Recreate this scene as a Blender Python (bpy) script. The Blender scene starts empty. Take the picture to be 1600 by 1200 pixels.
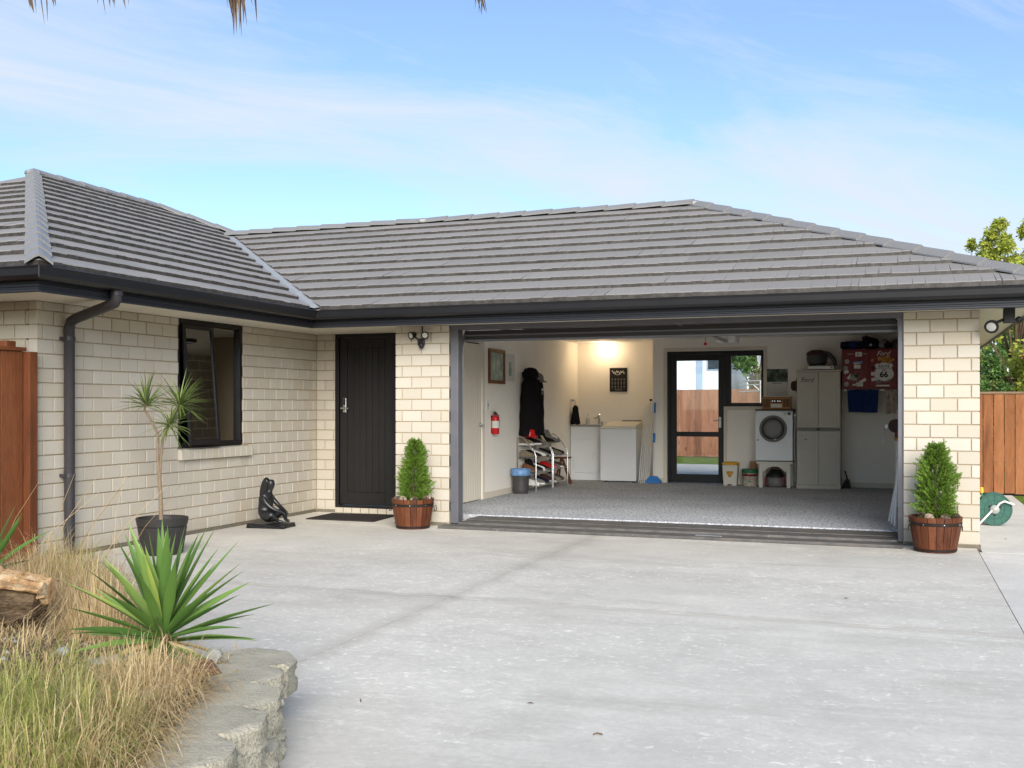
import bpy, bmesh, math, random
from mathutils import Vector, Matrix
R = math.radians
random.seed(7)
scene = bpy.context.scene
C = scene.collection

# ---------------------------------------------------------------- camera
cam_d = bpy.data.cameras.new('camera'); cam = bpy.data.objects.new('camera', cam_d); C.objects.link(cam)
cam_d.sensor_width = 36.0; cam_d.lens = 36.0*1640/1600
cam_d.shift_y = 35/1600
cam_d.clip_start = 0.05; cam_d.clip_end = 2000
cam.location = (0, 0, 1.38); cam.rotation_euler = (R(90), 0, math.atan(603/1640))
scene.camera = cam

# ---------------------------------------------------------------- sky, sun, exposure
SUN_EL, SUN_AZ = R(25), R(26)           # azimuth measured from straight behind the camera side (-Y) towards +X
sun_dir = Vector((math.sin(SUN_AZ)*math.cos(SUN_EL), -math.cos(SUN_AZ)*math.cos(SUN_EL), math.sin(SUN_EL)))
sun_d = bpy.data.lights.new('sun', 'SUN'); sun_d.energy = 2.4; sun_d.angle = R(42); sun_d.color = (1.0, 0.955, 0.89)
sun = bpy.data.objects.new('sun', sun_d); C.objects.link(sun)
sun.rotation_euler = (-sun_dir).to_track_quat('-Z', 'Y').to_euler()
world = bpy.data.worlds.new('World'); scene.world = world; world.use_nodes = True
wn, wl = world.node_tree.nodes, world.node_tree.links
wn.clear()
def W(t, **k):
    n = wn.new(t)
    for a, b in k.items(): setattr(n, a, b)
    return n
sky = W('ShaderNodeTexSky', sky_type='NISHITA', sun_disc=False, sun_elevation=SUN_EL, sun_rotation=math.pi - SUN_AZ,
        air_density=1.0, dust_density=0.3, ozone_density=4.0)
tc = W('ShaderNodeTexCoord')
sep = W('ShaderNodeSeparateXYZ'); wl.new(tc.outputs['Generated'], sep.inputs[0])
def M_(op, a, b=None):
    n = W('ShaderNodeMath', operation=op)
    for i, v in enumerate((a, b)):
        if v is None: continue
        if isinstance(v, (int, float)): n.inputs[i].default_value = v
        else: wl.new(v, n.inputs[i])
    return n.outputs[0]
den = M_('ADD', M_('MAXIMUM', sep.outputs['Z'], 0.0), 0.30)
cmb = W('ShaderNodeCombineXYZ')
wl.new(M_('DIVIDE', sep.outputs['X'], den), cmb.inputs[0]); wl.new(M_('DIVIDE', sep.outputs['Y'], den), cmb.inputs[1])
def wnoise(scale, rot, sc, detail, rough, dist, loc=(0, 0, 0)):
    mp = W('ShaderNodeMapping', vector_type='TEXTURE'); wl.new(cmb.outputs[0], mp.inputs[0])
    mp.inputs['Rotation'].default_value = (0, 0, rot); mp.inputs['Scale'].default_value = sc; mp.inputs['Location'].default_value = loc
    n = W('ShaderNodeTexNoise'); wl.new(mp.outputs[0], n.inputs['Vector'])
    n.inputs['Scale'].default_value = scale; n.inputs['Detail'].default_value = detail
    n.inputs['Roughness'].default_value = rough; n.inputs['Distortion'].default_value = dist
    return n.outputs['Fac']
SK = R(42)
wide = wnoise(1.3, SK, (2.2, 1, 1), 4, 0.55, 0.5, (3.1, 0.6, 0))
wisp = wnoise(4.2, SK, (3.2, 1, 1), 12, 0.68, 0.9, (0.4, 1.7, 0))
sepc = W('ShaderNodeSeparateXYZ'); wl.new(cmb.outputs[0], sepc.inputs[0])
cross = M_('ADD', M_('MULTIPLY', sepc.outputs['X'], -math.sin(SK)), M_('MULTIPLY', sepc.outputs['Y'], math.cos(SK)))
cross = M_('ADD', cross, M_('MULTIPLY', M_('SUBTRACT', wide, 0.5), 0.55))
bandd = M_('DIVIDE', M_('ABSOLUTE', M_('SUBTRACT', cross, 1.63)), 0.20)
band = M_('POWER', 2.718, M_('MULTIPLY', M_('MULTIPLY', bandd, bandd), -1.0))
mixv = M_('ADD', M_('ADD', M_('MULTIPLY', wide, 0.40), M_('MULTIPLY', wisp, 0.68)), M_('MULTIPLY', band, 0.22))
ramp = W('ShaderNodeValToRGB'); wl.new(mixv, ramp.inputs[0])
ramp.color_ramp.elements[0].position = 0.54; ramp.color_ramp.elements[0].color = (0.10, 0.10, 0.10, 1)
ramp.color_ramp.elements[1].position = 0.82; ramp.color_ramp.elements[1].color = (0.9, 0.9, 0.9, 1)
tint = W('ShaderNodeMixRGB', blend_type='MULTIPLY'); tint.inputs[0].default_value = 1.0; wl.new(sky.outputs[0], tint.inputs[1]); tint.inputs[2].default_value = (0.85, 0.84, 0.86, 1)
cmix = W('ShaderNodeMixRGB'); wl.new(ramp.outputs[0], cmix.inputs[0]); wl.new(tint.outputs[0], cmix.inputs[1])
cmix.inputs[2].default_value = (3.2, 3.5, 3.85, 1)
bg = W('ShaderNodeBackground'); wl.new(cmix.outputs[0], bg.inputs[0]); bg.inputs[1].default_value = 0.095
wo = W('ShaderNodeOutputWorld'); wl.new(bg.outputs[0], wo.inputs[0])
vs = scene.view_settings
vs.view_transform = 'Standard'; vs.look = 'None'; vs.gamma = 1.0; vs.use_curve_mapping = False
vs.exposure = 1.36

# ---------------------------------------------------------------- materials
def srgb(r, g, b):
    f = lambda c: (c/255/12.92) if c <= 10 else ((c/255+0.055)/1.055)**2.4
    return (f(r), f(g), f(b), 1)
MATS = {}
class NT:
    def __init__(s, name):
        s.m = bpy.data.materials.new(name); s.m.use_nodes = True
        s.n = s.m.node_tree.nodes; s.l = s.m.node_tree.links
        s.b = s.n['Principled BSDF']; s.out = s.n['Material Output']
        MATS[name] = s.m
    def new(s, t, **k):
        n = s.n.new(t)
        for a, b in k.items(): setattr(n, a, b)
        return n
    def put(s, sock, v):
        if hasattr(v, 'is_linked') or hasattr(v, 'links'): s.l.new(v, sock)
        else: sock.default_value = v
    def coord(s, kind='Object'):
        if kind == 'World': return s.new('ShaderNodeNewGeometry').outputs['Position']
        return s.new('ShaderNodeTexCoord').outputs[kind]
    def noise(s, scale, detail=4, rough=0.55, vec=None, sc=(1, 1, 1), dist=0.0):
        mp = s.new('ShaderNodeMapping'); s.put(mp.inputs[0], vec if vec else s.coord('World')); mp.inputs['Scale'].default_value = sc
        n = s.new('ShaderNodeTexNoise'); s.l.new(mp.outputs[0], n.inputs['Vector'])
        n.inputs['Scale'].default_value = scale; n.inputs['Detail'].default_value = detail
        n.inputs['Roughness'].default_value = rough; n.inputs['Distortion'].default_value = dist
        return n.outputs['Fac']
    def ramp(s, fac, stops):
        r = s.new('ShaderNodeValToRGB'); s.put(r.inputs[0], fac)
        e = r.color_ramp.elements
        while len(e) < len(stops): e.new(0.5)
        for i, (p, c) in enumerate(stops):
            e[i].position = p; e[i].color = c if len(c) == 4 else (*c, 1)
        return r.outputs[0]
    def mix(s, fac, a, b, mode='MIX'):
        n = s.new('ShaderNodeMixRGB', blend_type=mode); s.put(n.inputs[0], fac); s.put(n.inputs[1], a); s.put(n.inputs[2], b)
        return n.outputs[0]
    def math(s, op, a, b=0.0, clamp=False):
        n = s.new('ShaderNodeMath', operation=op, use_clamp=clamp); s.put(n.inputs[0], a); s.put(n.inputs[1], b)
        return n.outputs[0]
    def bump(s, h, strength=0.3, dist=0.01):
        n = s.new('ShaderNodeBump'); s.put(n.inputs['Height'], h); n.inputs['Strength'].default_value = strength
        n.inputs['Distance'].default_value = dist
        s.l.new(n.outputs[0], s.b.inputs['Normal'])
    def rnd(s):
        a = s.new('ShaderNodeObjectInfo').outputs['Random']; b = s.new('ShaderNodeNewGeometry').outputs['Random Per Island']
        return s.math('FRACT', s.math('ADD', a, b))
    def base(s, c, rough=0.6, metal=0.0, spec=0.5):
        s.put(s.b.inputs['Base Color'], c); s.put(s.b.inputs['Roughness'], rough); s.b.inputs['Metallic'].default_value = metal
        s.b.inputs['Specular IOR Level'].default_value = spec
        return s.m
g3 = lambda v: (v, v, v, 1)

def simple(name, c, rough=0.6, metal=0.0, var=0.12, scale=14, bump=0.0, spec=0.4, sc=(1, 1, 1)):
    t = NT(name)
    n = t.noise(scale, 5, 0.6, sc=sc)
    dark = tuple(v*(1-var) for v in c[:3])+(1,); lite = tuple(min(1, v*(1+var)) for v in c[:3])+(1,)
    t.base(t.ramp(n, [(0.3, dark), (0.7, lite)]), t.math('ADD', t.math('MULTIPLY', n, 0.15), rough-0.07), metal, spec)
    if bump: t.bump(n, bump, 0.004)
    return t.m

# brick
t = NT('brick')
v = t.rnd(); n1 = t.noise(22, 6, 0.65); n2 = t.noise(140, 3, 0.7); n3 = t.noise(2.2, 3, 0.5)
c = t.ramp(v, [(0.0, srgb(178, 170, 156)), (0.4, srgb(185, 178, 165)), (0.75, srgb(189, 183, 171)), (1.0, srgb(180, 171, 154))])
c = t.mix(t.math('MULTIPLY', n1, 0.30), c, srgb(188, 173, 146)); c = t.mix(t.ramp(n2, [(0.55, g3(0)), (0.75, g3(0.25))]), c, srgb(178, 158, 126))
c = t.mix(t.ramp(n3, [(0.5, g3(0)), (0.8, g3(0.35))]), c, srgb(182, 167, 142))
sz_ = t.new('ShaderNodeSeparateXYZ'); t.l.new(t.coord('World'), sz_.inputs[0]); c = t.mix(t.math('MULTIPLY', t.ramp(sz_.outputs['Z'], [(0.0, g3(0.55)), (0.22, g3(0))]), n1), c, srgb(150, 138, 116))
t.base(c, 0.9, 0, 0.2); t.bump(t.math('ADD', n1, t.math('MULTIPLY', n2, 0.6)), 0.35, 0.004)
# mortar
simple('mortar', srgb(160, 145, 120), 0.95, 0, 0.15, 60, 0.4, 0.1)
# roof tile
t = NT('roof_tile')
v = t.rnd(); n1 = t.noise(5, 6, 0.6); n2 = t.noise(70, 4, 0.7); n3 = t.noise(16, 5, 0.7)
c = t.ramp(v, [(0, srgb(132, 127, 120)), (0.5, srgb(139, 134, 127)), (1, srgb(146, 140, 132))])
c = t.mix(t.math('MULTIPLY', n1, 0.35), c, srgb(118, 114, 111)); c = t.mix(t.ramp(n2, [(0.5, g3(0)), (0.72, g3(0.5))]), c, srgb(122, 118, 114))
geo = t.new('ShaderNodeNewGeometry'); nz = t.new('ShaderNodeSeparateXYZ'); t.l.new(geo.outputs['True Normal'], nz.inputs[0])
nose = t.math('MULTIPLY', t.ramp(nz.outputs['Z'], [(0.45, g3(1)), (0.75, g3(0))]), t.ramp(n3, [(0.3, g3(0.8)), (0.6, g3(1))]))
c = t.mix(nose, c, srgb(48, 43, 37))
t.base(c, 0.55, 0, 0.4); t.bump(n2, 0.25, 0.003)
simple('hip_cap', srgb(126, 124, 121), 0.42, 0, 0.10, 40, 0.1, 0.5)
simple('valley_metal', srgb(150, 152, 152), 0.5, 0.1, 0.08, 8)
simple('gutter_black', srgb(21, 21, 23), 0.42, 0, 0.06, 3, 0, 0.45)
simple('fascia_dark', srgb(48, 49, 53), 0.38, 0.35, 0.05, 3)
simple('door_black', srgb(23, 21, 19), 0.5, 0, 0.08, 5, 0, 0.4)
simple('frame_black', srgb(22, 21, 22), 0.42, 0, 0.06, 5)
simple('downpipe', srgb(54, 51, 53), 0.45, 0, 0.06, 4)
simple('soffit', srgb(216, 208, 190), 0.8, 0, 0.04, 2)
simple('jamb_grey', srgb(98, 98, 102), 0.45, 0.2, 0.08, 6)
simple('panel_dark', srgb(50, 47, 45), 0.5, 0.1, 0.08, 4)
simple('lining', srgb(243, 237, 226), 0.85, 0, 0.03, 1.4)
simple('lining_trim', srgb(214, 205, 188), 0.7, 0, 0.03, 2)
simple('ceiling_white', srgb(242, 240, 236), 0.9, 0, 0.02, 2)
simple('int_door', srgb(216, 208, 192), 0.6, 0, 0.03, 3)
simple('white_enamel', srgb(226, 228, 228), 0.3, 0, 0.02, 3)
simple('white_plastic', srgb(222, 220, 214), 0.45, 0, 0.04, 8)
simple('offwhite', srgb(214, 209, 196), 0.6, 0, 0.05, 8)
simple('cupboard_beige', srgb(190, 184, 170), 0.55, 0, 0.06, 3)
simple('grey_plastic', srgb(120, 118, 114), 0.5, 0, 0.06, 9)
simple('dark_grey', srgb(64, 63, 62), 0.5, 0, 0.08, 9)
simple('black_plastic', srgb(30, 30, 31), 0.45, 0, 0.1, 10)
simple('pot_black', srgb(46, 44, 42), 0.55, 0, 0.2, 24, 0.15)
simple('black_cloth', srgb(27, 25, 26), 0.95, 0, 0.3, 40, 0.4, 0.1)
simple('chrome', srgb(205, 206, 208), 0.22, 1.0, 0.03, 5)
simple('steel', srgb(170, 170, 168), 0.35, 0.9, 0.06, 12)
simple('red_paint', srgb(112, 26, 30), 0.4, 0, 0.1, 6)
simple('red_gloss', srgb(190, 26, 28), 0.3, 0, 0.06, 6)
simple('blue_cloth', srgb(30, 48, 92), 0.95, 0, 0.25, 60, 0.5, 0.1)
simple('navy_cloth', srgb(28, 30, 52), 0.9, 0, 0.2, 30, 0.3, 0.1)
simple('pattern_cloth', srgb(166, 152, 142), 0.95, 0, 0.35, 26, 0.3, 0.1)
simple('grey_cloth', srgb(120, 116, 110), 0.95, 0, 0.3, 30, 0.4, 0.1)
simple('khaki_cloth', srgb(120, 110, 92), 0.95, 0, 0.3, 40, 0.4, 0.1)
simple('brown_leather', srgb(62, 38, 28), 0.55, 0, 0.2, 20, 0.2)
simple('blue_plastic', srgb(50, 122, 190), 0.5, 0, 0.1, 14)
simple('bag_blue', srgb(110, 150, 196), 0.4, 0, 0.25, 20, 0.3)
simple('yellow_plastic', srgb(226, 170, 50), 0.45, 0, 0.06, 8)
simple('green_plastic', srgb(40, 108, 72), 0.5, 0, 0.1, 8)
simple('reel_green', srgb(46, 88, 76), 0.55, 0, 0.14, 18)
simple('hose_green', srgb(70, 120, 92), 0.5, 0, 0.1, 18)
simple('cardboard', srgb(150, 112, 78), 0.9, 0, 0.1, 12)
simple('paper', srgb(214, 212, 204), 0.9, 0, 0.03, 12)
simple('print_black', srgb(28, 27, 27), 0.8, 0, 0.05, 12)
simple('print_white', srgb(222, 220, 214), 0.8, 0, 0.03, 12)
simple('orange_print', srgb(206, 150, 52), 0.7, 0, 0.35, 60)
simple('soil', srgb(72, 56, 42), 1.0, 0, 0.35, 40, 0.8, 0.05)
simple('bark_chip', srgb(104, 84, 60), 1.0, 0, 0.35, 30, 0.9, 0.05)
simple('leather_brown', srgb(110, 70, 45), 0.6, 0, 0.2, 20)
simple('statue_black', srgb(30, 30, 31), 0.33, 0, 0.25, 18, 0.1, 0.5)
simple('hoop_iron', srgb(46, 38, 34), 0.55, 0.5, 0.25, 30, 0.3)
simple('mat_dark', srgb(58, 54, 52), 1.0, 0, 0.25, 90, 0.8, 0.05)
simple('sill_conc', srgb(196, 182, 156), 0.95, 0, 0.1, 20, 0.4, 0.1)
simple('footing', srgb(112, 105, 92), 0.95, 0, 0.15, 12, 0.4, 0.1)
simple('plant_stem', srgb(128, 112, 92), 0.85, 0, 0.2, 50, 0.5, 0.1, (1, 1, 0.3))
simple('trunk_bark', srgb(92, 76, 60), 0.95, 0, 0.3, 30, 0.8, 0.1, (1, 1, 0.25))
simple('neighbour_wall', srgb(222, 226, 230), 0.8, 0, 0.03, 2)
simple('neighbour_roof', srgb(206, 208, 210), 0.5, 0, 0.05, 2)
simple('neighbour_trim', srgb(150, 170, 190), 0.6, 0, 0.05, 3)
simple('curtain', srgb(176, 180, 170), 0.9, 0, 0.05, 5)
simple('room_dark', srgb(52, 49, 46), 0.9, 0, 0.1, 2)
simple('cable', srgb(30, 30, 30), 0.7, 0, 0.05, 5)
simple('pale_stone', srgb(150, 152, 148), 0.9, 0, 0.15, 20, 0.5, 0.2)
simple('weathered_chunk', srgb(110, 78, 62), 0.95, 0, 0.35, 30, 0.9, 0.1)

def wood(name, cols, sc, rough=0.7, bump=0.25, knots=False):
    t = NT(name)
    v = t.rnd(); n1 = t.noise(1.0, 6, 0.65, sc=sc, dist=0.6); n2 = t.noise(3.0, 5, 0.6, sc=tuple(s*2.2 for s in sc))
    c = t.ramp(t.math('ADD', t.math('MULTIPLY', n1, 0.75), t.math('MULTIPLY', v, 0.25)), [(0.25, cols[0]), (0.5, cols[1]), (0.75, cols[2])])
    c = t.mix(t.ramp(n2, [(0.45, g3(0)), (0.7, g3(0.45))]), c, cols[0])
    if knots:
        vo = t.new('ShaderNodeTexVoronoi'); mp = t.new('ShaderNodeMapping'); t.l.new(t.coord('World'), mp.inputs[0])
        mp.inputs['Scale'].default_value = (4.6, 4.6, 1.7); t.l.new(mp.outputs[0], vo.inputs['Vector']); vo.inputs['Scale'].default_value = 1.0
        c = t.mix(t.ramp(vo.outputs['Distance'], [(0.04, g3(0.85)), (0.13, g3(0))]), c, tuple(x*0.35 for x in cols[0][:3])+(1,))
    t.base(c, rough, 0, 0.25); t.bump(n2, bump, 0.004)
    return t.m
wood('fence_left', [srgb(80, 44, 24), srgb(112, 64, 36), srgb(128, 76, 44)], (9, 9, 1.2), 0.65, 0.3, True)
wood('fence_right', [srgb(96, 58, 34), srgb(140, 90, 54), srgb(162, 110, 72)], (9, 9, 1.0), 0.75, 0.3, True)
wood('fence_back', [srgb(96, 62, 48), srgb(136, 92, 70), srgb(158, 112, 86)], (8, 8, 1.0), 0.85, 0.3, True)
wood('fence_cap', [srgb(92, 74, 60), srgb(120, 100, 82), srgb(138, 118, 98)], (2, 9, 9), 0.85)
wood('barrel', [srgb(58, 30, 18), srgb(98, 55, 33), srgb(122, 74, 46)], (26, 26, 2.5), 0.5, 0.25)
wood('barrel_rim', [srgb(110, 60, 36), srgb(146, 88, 56), srgb(160, 104, 70)], (20, 20, 6), 0.6)
wood('frame_wood', [srgb(90, 52, 30), srgb(118, 70, 42), srgb(134, 84, 52)], (30, 30, 8), 0.5)
wood('radio_wood', [srgb(140, 92, 46), srgb(172, 120, 66), srgb(188, 138, 82)], (6, 30, 30), 0.5)
wood('stool_wood', [srgb(70, 40, 24), srgb(98, 58, 36), srgb(112, 70, 46)], (20, 20, 5), 0.6)

# concrete driveway
def concrete(name, tint, speck=True, joints=True):
    t = NT(name); pos = t.coord('World')
    n1 = t.noise(0.55, 5, 0.6, pos); n2 = t.noise(3.0, 6, 0.65, pos); n3 = t.noise(24, 5, 0.7, pos); n4 = t.noise(180, 2, 0.6, pos)
    a = tuple(x*0.80 for x in tint[:3])+(1,); b = tuple(min(1, x*1.08) for x in tint[:3])+(1,)
    c = t.ramp(t.math('ADD', t.math('MULTIPLY', n1, 0.6), t.math('MULTIPLY', n2, 0.4)), [(0.35, a), (0.62, b)])
    c = t.mix(t.ramp(n3, [(0.42, g3(0.22)), (0.6, g3(0))]), c, tuple(x*0.72 for x in tint[:3])+(1,))
    if speck:
        n5 = t.noise(9, 5, 0.75, pos, (1.0, 1.0, 1.0), 0.3); n6 = t.noise(0.8, 3, 0.5, pos)
        pat = t.math('MULTIPLY', t.ramp(n5, [(0.57, g3(0)), (0.64, g3(0.5))]), t.ramp(n6, [(0.42, g3(0.1)), (0.62, g3(1))]))
        c = t.mix(pat, c, tuple(min(1, x*1.32) for x in tint[:3])+(1,))
        n7 = t.noise(15, 6, 0.78, pos, (1.0, 1.3, 1), 0.5); n8 = t.noise(0.45, 3, 0.55, pos)
        c = t.mix(t.math('MULTIPLY', t.ramp(n7, [(0.56, g3(0)), (0.63, g3(0.65))]), t.ramp(n8, [(0.42, g3(0.1)), (0.54, g3(1))])), c, tuple(min(1, x*1.5) for x in tint[:3])+(1,))
        n9 = t.noise(0.9, 6, 0.7, pos, (0.45, 1.6, 1), 0.8)
        c = t.mix(t.ramp(n9, [(0.5, g3(0)), (0.72, g3(0.55))]), c, tuple(x*0.62 for x in (tint[0], tint[1]*0.98, tint[2]*0.95))+(1,))
    if joints:
        sx = t.new('ShaderNodeSeparateXYZ'); t.l.new(pos, sx.inputs[0])
        wob = t.math('MULTIPLY', t.math('SUBTRACT', n2, 0.5), 0.3)
        d1 = t.math('ABSOLUTE', t.math('ADD', t.math('ADD', sx.outputs['X'], 3.035), wob))
        d2 = t.math('ABSOLUTE', t.math('ADD', t.math('SUBTRACT', sx.outputs['Y'], 6.95), wob))
        d3 = t.math('ABSOLUTE', t.math('ADD', t.math('SUBTRACT', sx.outputs['Y'], 10.2), t.math('MULTIPLY', wob, 3)))
        st = t.math('ADD', t.math('MULTIPLY', t.ramp(d1, [(0.0, g3(1)), (0.16, g3(0))]), 0.36), t.math('MULTIPLY', t.ramp(d2, [(0.0, g3(1)), (0.10, g3(0))]), 0.40))
        st = t.math('ADD', st, t.math('MULTIPLY', t.ramp(d3, [(0.1, g3(1)), (0.8, g3(0))]), 0.16))
        st = t.math('MULTIPLY', st, t.ramp(n3, [(0.3, g3(0.6)), (0.6, g3(1))]))
        c = t.mix(st, c, tuple(x*0.45 for x in (tint[0], tint[1]*0.95, tint[2]*0.88))+(1,))
    c = t.mix(t.ramp(n4, [(0.62, g3(0)), (0.75, g3(0.3))]), c, srgb(120, 116, 110))
    t.base(c, 0.88, 0, 0.25); t.bump(t.math('ADD', n3, t.math('MULTIPLY', n4, 0.4)), 0.22, 0.004)
concrete('concrete_drive', srgb(209, 203, 190))
concrete('concrete_path', srgb(212, 207, 196), False, False)
t = NT('concrete_threshold')
n = t.noise(7, 6, 0.7, sc=(1, 2.2, 1)); n2 = t.noise(30, 4, 0.7, sc=(0.4, 2, 1))
c = t.ramp(n, [(0.3, srgb(72, 70, 68)), (0.55, srgb(96, 92, 88)), (0.72, srgb(112, 98, 84))])
c = t.mix(t.ramp(n2, [(0.62, g3(0)), (0.72, g3(0.6))]), c, srgb(160, 158, 152)); t.base(c, 0.6, 0, 0.4); t.bump(n2, 0.2, 0.004)
t = NT('carpet')
n = t.noise(110, 3, 0.8); n2 = t.noise(30, 4, 0.7); n3 = t.noise(1.2, 3, 0.5)
c = t.ramp(t.math('ADD', t.math('MULTIPLY', n, 0.5), t.math('MULTIPLY', n2, 0.5)), [(0.40, srgb(104, 106, 110)), (0.5, srgb(172, 174, 177)), (0.60, srgb(226, 227, 228))])
c = t.mix(t.ramp(n3, [(0.45, g3(0)), (0.75, g3(0.3))]), c, srgb(112, 113, 117)); t.base(c, 1.0, 0, 0.05); t.bump(n2, 0.7, 0.01)
t = NT('lawn')
n = t.noise(3, 5, 0.6); t.base(t.ramp(n, [(0.3, srgb(78, 104, 40)), (0.7, srgb(120, 142, 62))]), 0.95, 0, 0.1); t.bump(t.noise(120, 3, 0.7), 0.8, 0.02)
t = NT('ground_soil')
n = t.noise(14, 6, 0.7); n2 = t.noise(60, 4, 0.7)
c = t.ramp(n, [(0.3, srgb(88, 74, 56)), (0.5, srgb(128, 110, 84)), (0.7, srgb(158, 142, 114))]); t.base(t.mix(t.ramp(n2, [(0.5, g3(0)), (0.65, g3(0.5))]), c, srgb(96, 84, 66)), 1, 0, 0.05)
t.bump(t.math('ADD', n, n2), 0.9, 0.02)
# retaining wall block
t = NT('wall_block')
n = t.noise(16, 7, 0.75); n2 = t.noise(90, 4, 0.75); n3 = t.noise(4, 4, 0.6)
geo = t.new('ShaderNodeNewGeometry'); nz = t.new('ShaderNodeSeparateXYZ'); t.l.new(geo.outputs['True Normal'], nz.inputs[0])
c = t.ramp(n3, [(0.3, srgb(190, 182, 160)), (0.7, srgb(216, 207, 186))])
c = t.mix(t.ramp(n, [(0.5, g3(0)), (0.68, g3(0.4))]), c, srgb(132, 130, 112))
lich = t.math('MULTIPLY', t.ramp(n2, [(0.44, g3(0)), (0.58, g3(0.75))]), t.ramp(n, [(0.35, g3(0.3)), (0.55, g3(1))]))
c = t.mix(t.math('MULTIPLY', lich, t.ramp(nz.outputs['Z'], [(0.4, g3(0.9)), (0.8, g3(0.25))])), c, srgb(92, 90, 76))
c = t.mix(t.math('MULTIPLY', t.rnd(), 0.3), c, srgb(150, 146, 130)); t.base(c, 0.95, 0, 0.1); t.bump(t.math('ADD', n, n2), 0.9, 0.015)
# log
t = NT('log_bark')
n = t.noise(7, 7, 0.75, sc=(1, 1, 4)); n2 = t.noise(40, 5, 0.7)
t.base(t.ramp(n, [(0.3, srgb(48, 38, 30)), (0.5, srgb(98, 80, 62)), (0.68, srgb(150, 128, 100))]), 0.95, 0, 0.1); t.bump(t.math('ADD', n, n2), 1.0, 0.03)
t = NT('log_heart')
n = t.noise(12, 7, 0.75); n2 = t.noise(46, 5, 0.7)
t.base(t.ramp(n, [(0.3, srgb(150, 104, 66)), (0.5, srgb(206, 168, 122)), (0.66, srgb(232, 212, 180))]), 0.95, 0, 0.1); t.bump(t.math('ADD', n, n2), 1.0, 0.03)

def leafmat(name, stops, rough=0.5, trans=0.25, scale=30):
    t = NT(name)
    v = t.rnd(); n = t.noise(scale, 4, 0.6)
    c = t.ramp(t.math('ADD', t.math('MULTIPLY', v, 0.75), t.math('MULTIPLY', n, 0.25)), stops)
    t.base(c, rough, 0, 0.35)
    tr = t.new('ShaderNodeBsdfTranslucent'); t.put(tr.inputs[0], c)
    mx = t.new('ShaderNodeMixShader'); mx.inputs[0].default_value = trans
    t.l.new(t.b.outputs[0], mx.inputs[1]); t.l.new(tr.outputs[0], mx.inputs[2]); t.l.new(mx.outputs[0], t.out.inputs[0])
leafmat('leaf_yucca', [(0.1, srgb(70, 102, 46)), (0.5, srgb(104, 138, 64)), (0.82, srgb(138, 164, 88)), (1.0, srgb(180, 186, 72))], 0.5, 0.2, 8)
leafmat('leaf_dracaena', [(0.1, srgb(70, 86, 44)), (0.6, srgb(112, 132, 66)), (1.0, srgb(150, 158, 96))], 0.45, 0.25)
leafmat('leaf_conifer', [(0.0, srgb(60, 90, 26)), (0.5, srgb(96, 128, 40)), (1.0, srgb(140, 162, 66))], 0.6, 0.3)
leafmat('leaf_tree_yellow', [(0.0, srgb(116, 134, 46)), (0.5, srgb(168, 178, 68)), (1.0, srgb(210, 206, 104))], 0.55, 0.35)
leafmat('leaf_tree_green', [(0.0, srgb(52, 84, 38)), (0.5, srgb(86, 118, 56)), (1.0, srgb(120, 146, 78))], 0.55, 0.3)
leafmat('leaf_tree_orange', [(0.0, srgb(134, 112, 48)), (0.5, srgb(176, 142, 66)), (1.0, srgb(204, 166, 92))], 0.55, 0.35)
leafmat('grass_dry', [(0.0, srgb(164, 134, 92)), (0.5, srgb(204, 178, 130)), (1.0, srgb(228, 208, 166))], 0.7, 0.3)
leafmat('grass_green', [(0.0, srgb(116, 136, 62)), (0.45, srgb(164, 166, 88)), (1.0, srgb(212, 198, 136))], 0.65, 0.35)
leafmat('palm_dry', [(0.0, srgb(72, 58, 46)), (0.5, srgb(102, 84, 66)), (1.0, srgb(132, 112, 90))], 0.7, 0.2)
leafmat('pinecone', [(0.0, srgb(104, 86, 70)), (0.5, srgb(146, 128, 110)), (1.0, srgb(184, 170, 152))], 0.8, 0.05)

# glass
t = NT('glass_clear')
tr = t.new('ShaderNodeBsdfTransparent'); tr.inputs[0].default_value = (0.93, 0.95, 0.95, 1)
gl = t.new('ShaderNodeBsdfGlossy'); gl.inputs['Roughness'].default_value = 0.02
fr = t.new('ShaderNodeFresnel'); fr.inputs[0].default_value = 1.5; mx = t.new('ShaderNodeMixShader')
t.l.new(fr.outputs[0], mx.inputs[0]); t.l.new(tr.outputs[0], mx.inputs[1]); t.l.new(gl.outputs[0], mx.inputs[2]); t.l.new(mx.outputs[0], t.out.inputs[0])
t = NT('glass_tinted')
tr = t.new('ShaderNodeBsdfTransparent'); tr.inputs[0].default_value = (0.66, 0.70, 0.68, 1)
gl = t.new('ShaderNodeBsdfGlossy'); gl.inputs['Roughness'].default_value = 0.01
fr = t.new('ShaderNodeFresnel'); fr.inputs[0].default_value = 1.6; mx = t.new('ShaderNodeMixShader')
t.l.new(t.math('ADD', t.math('MULTIPLY', fr.outputs[0], 1.2), 0.16), mx.inputs[0]); t.l.new(tr.outputs[0], mx.inputs[1]); t.l.new(gl.outputs[0], mx.inputs[2]); t.l.new(mx.outputs[0], t.out.inputs[0])
t = NT('lamp_glow'); t.base(srgb(255, 240, 214), 0.5); t.b.inputs['Emission Color'].default_value = (1, 0.80, 0.5, 1); t.b.inputs['Emission Strength'].default_value = 12
simple('lamp_lens', srgb(190, 188, 180), 0.25, 0, 0.03, 5)
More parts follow.
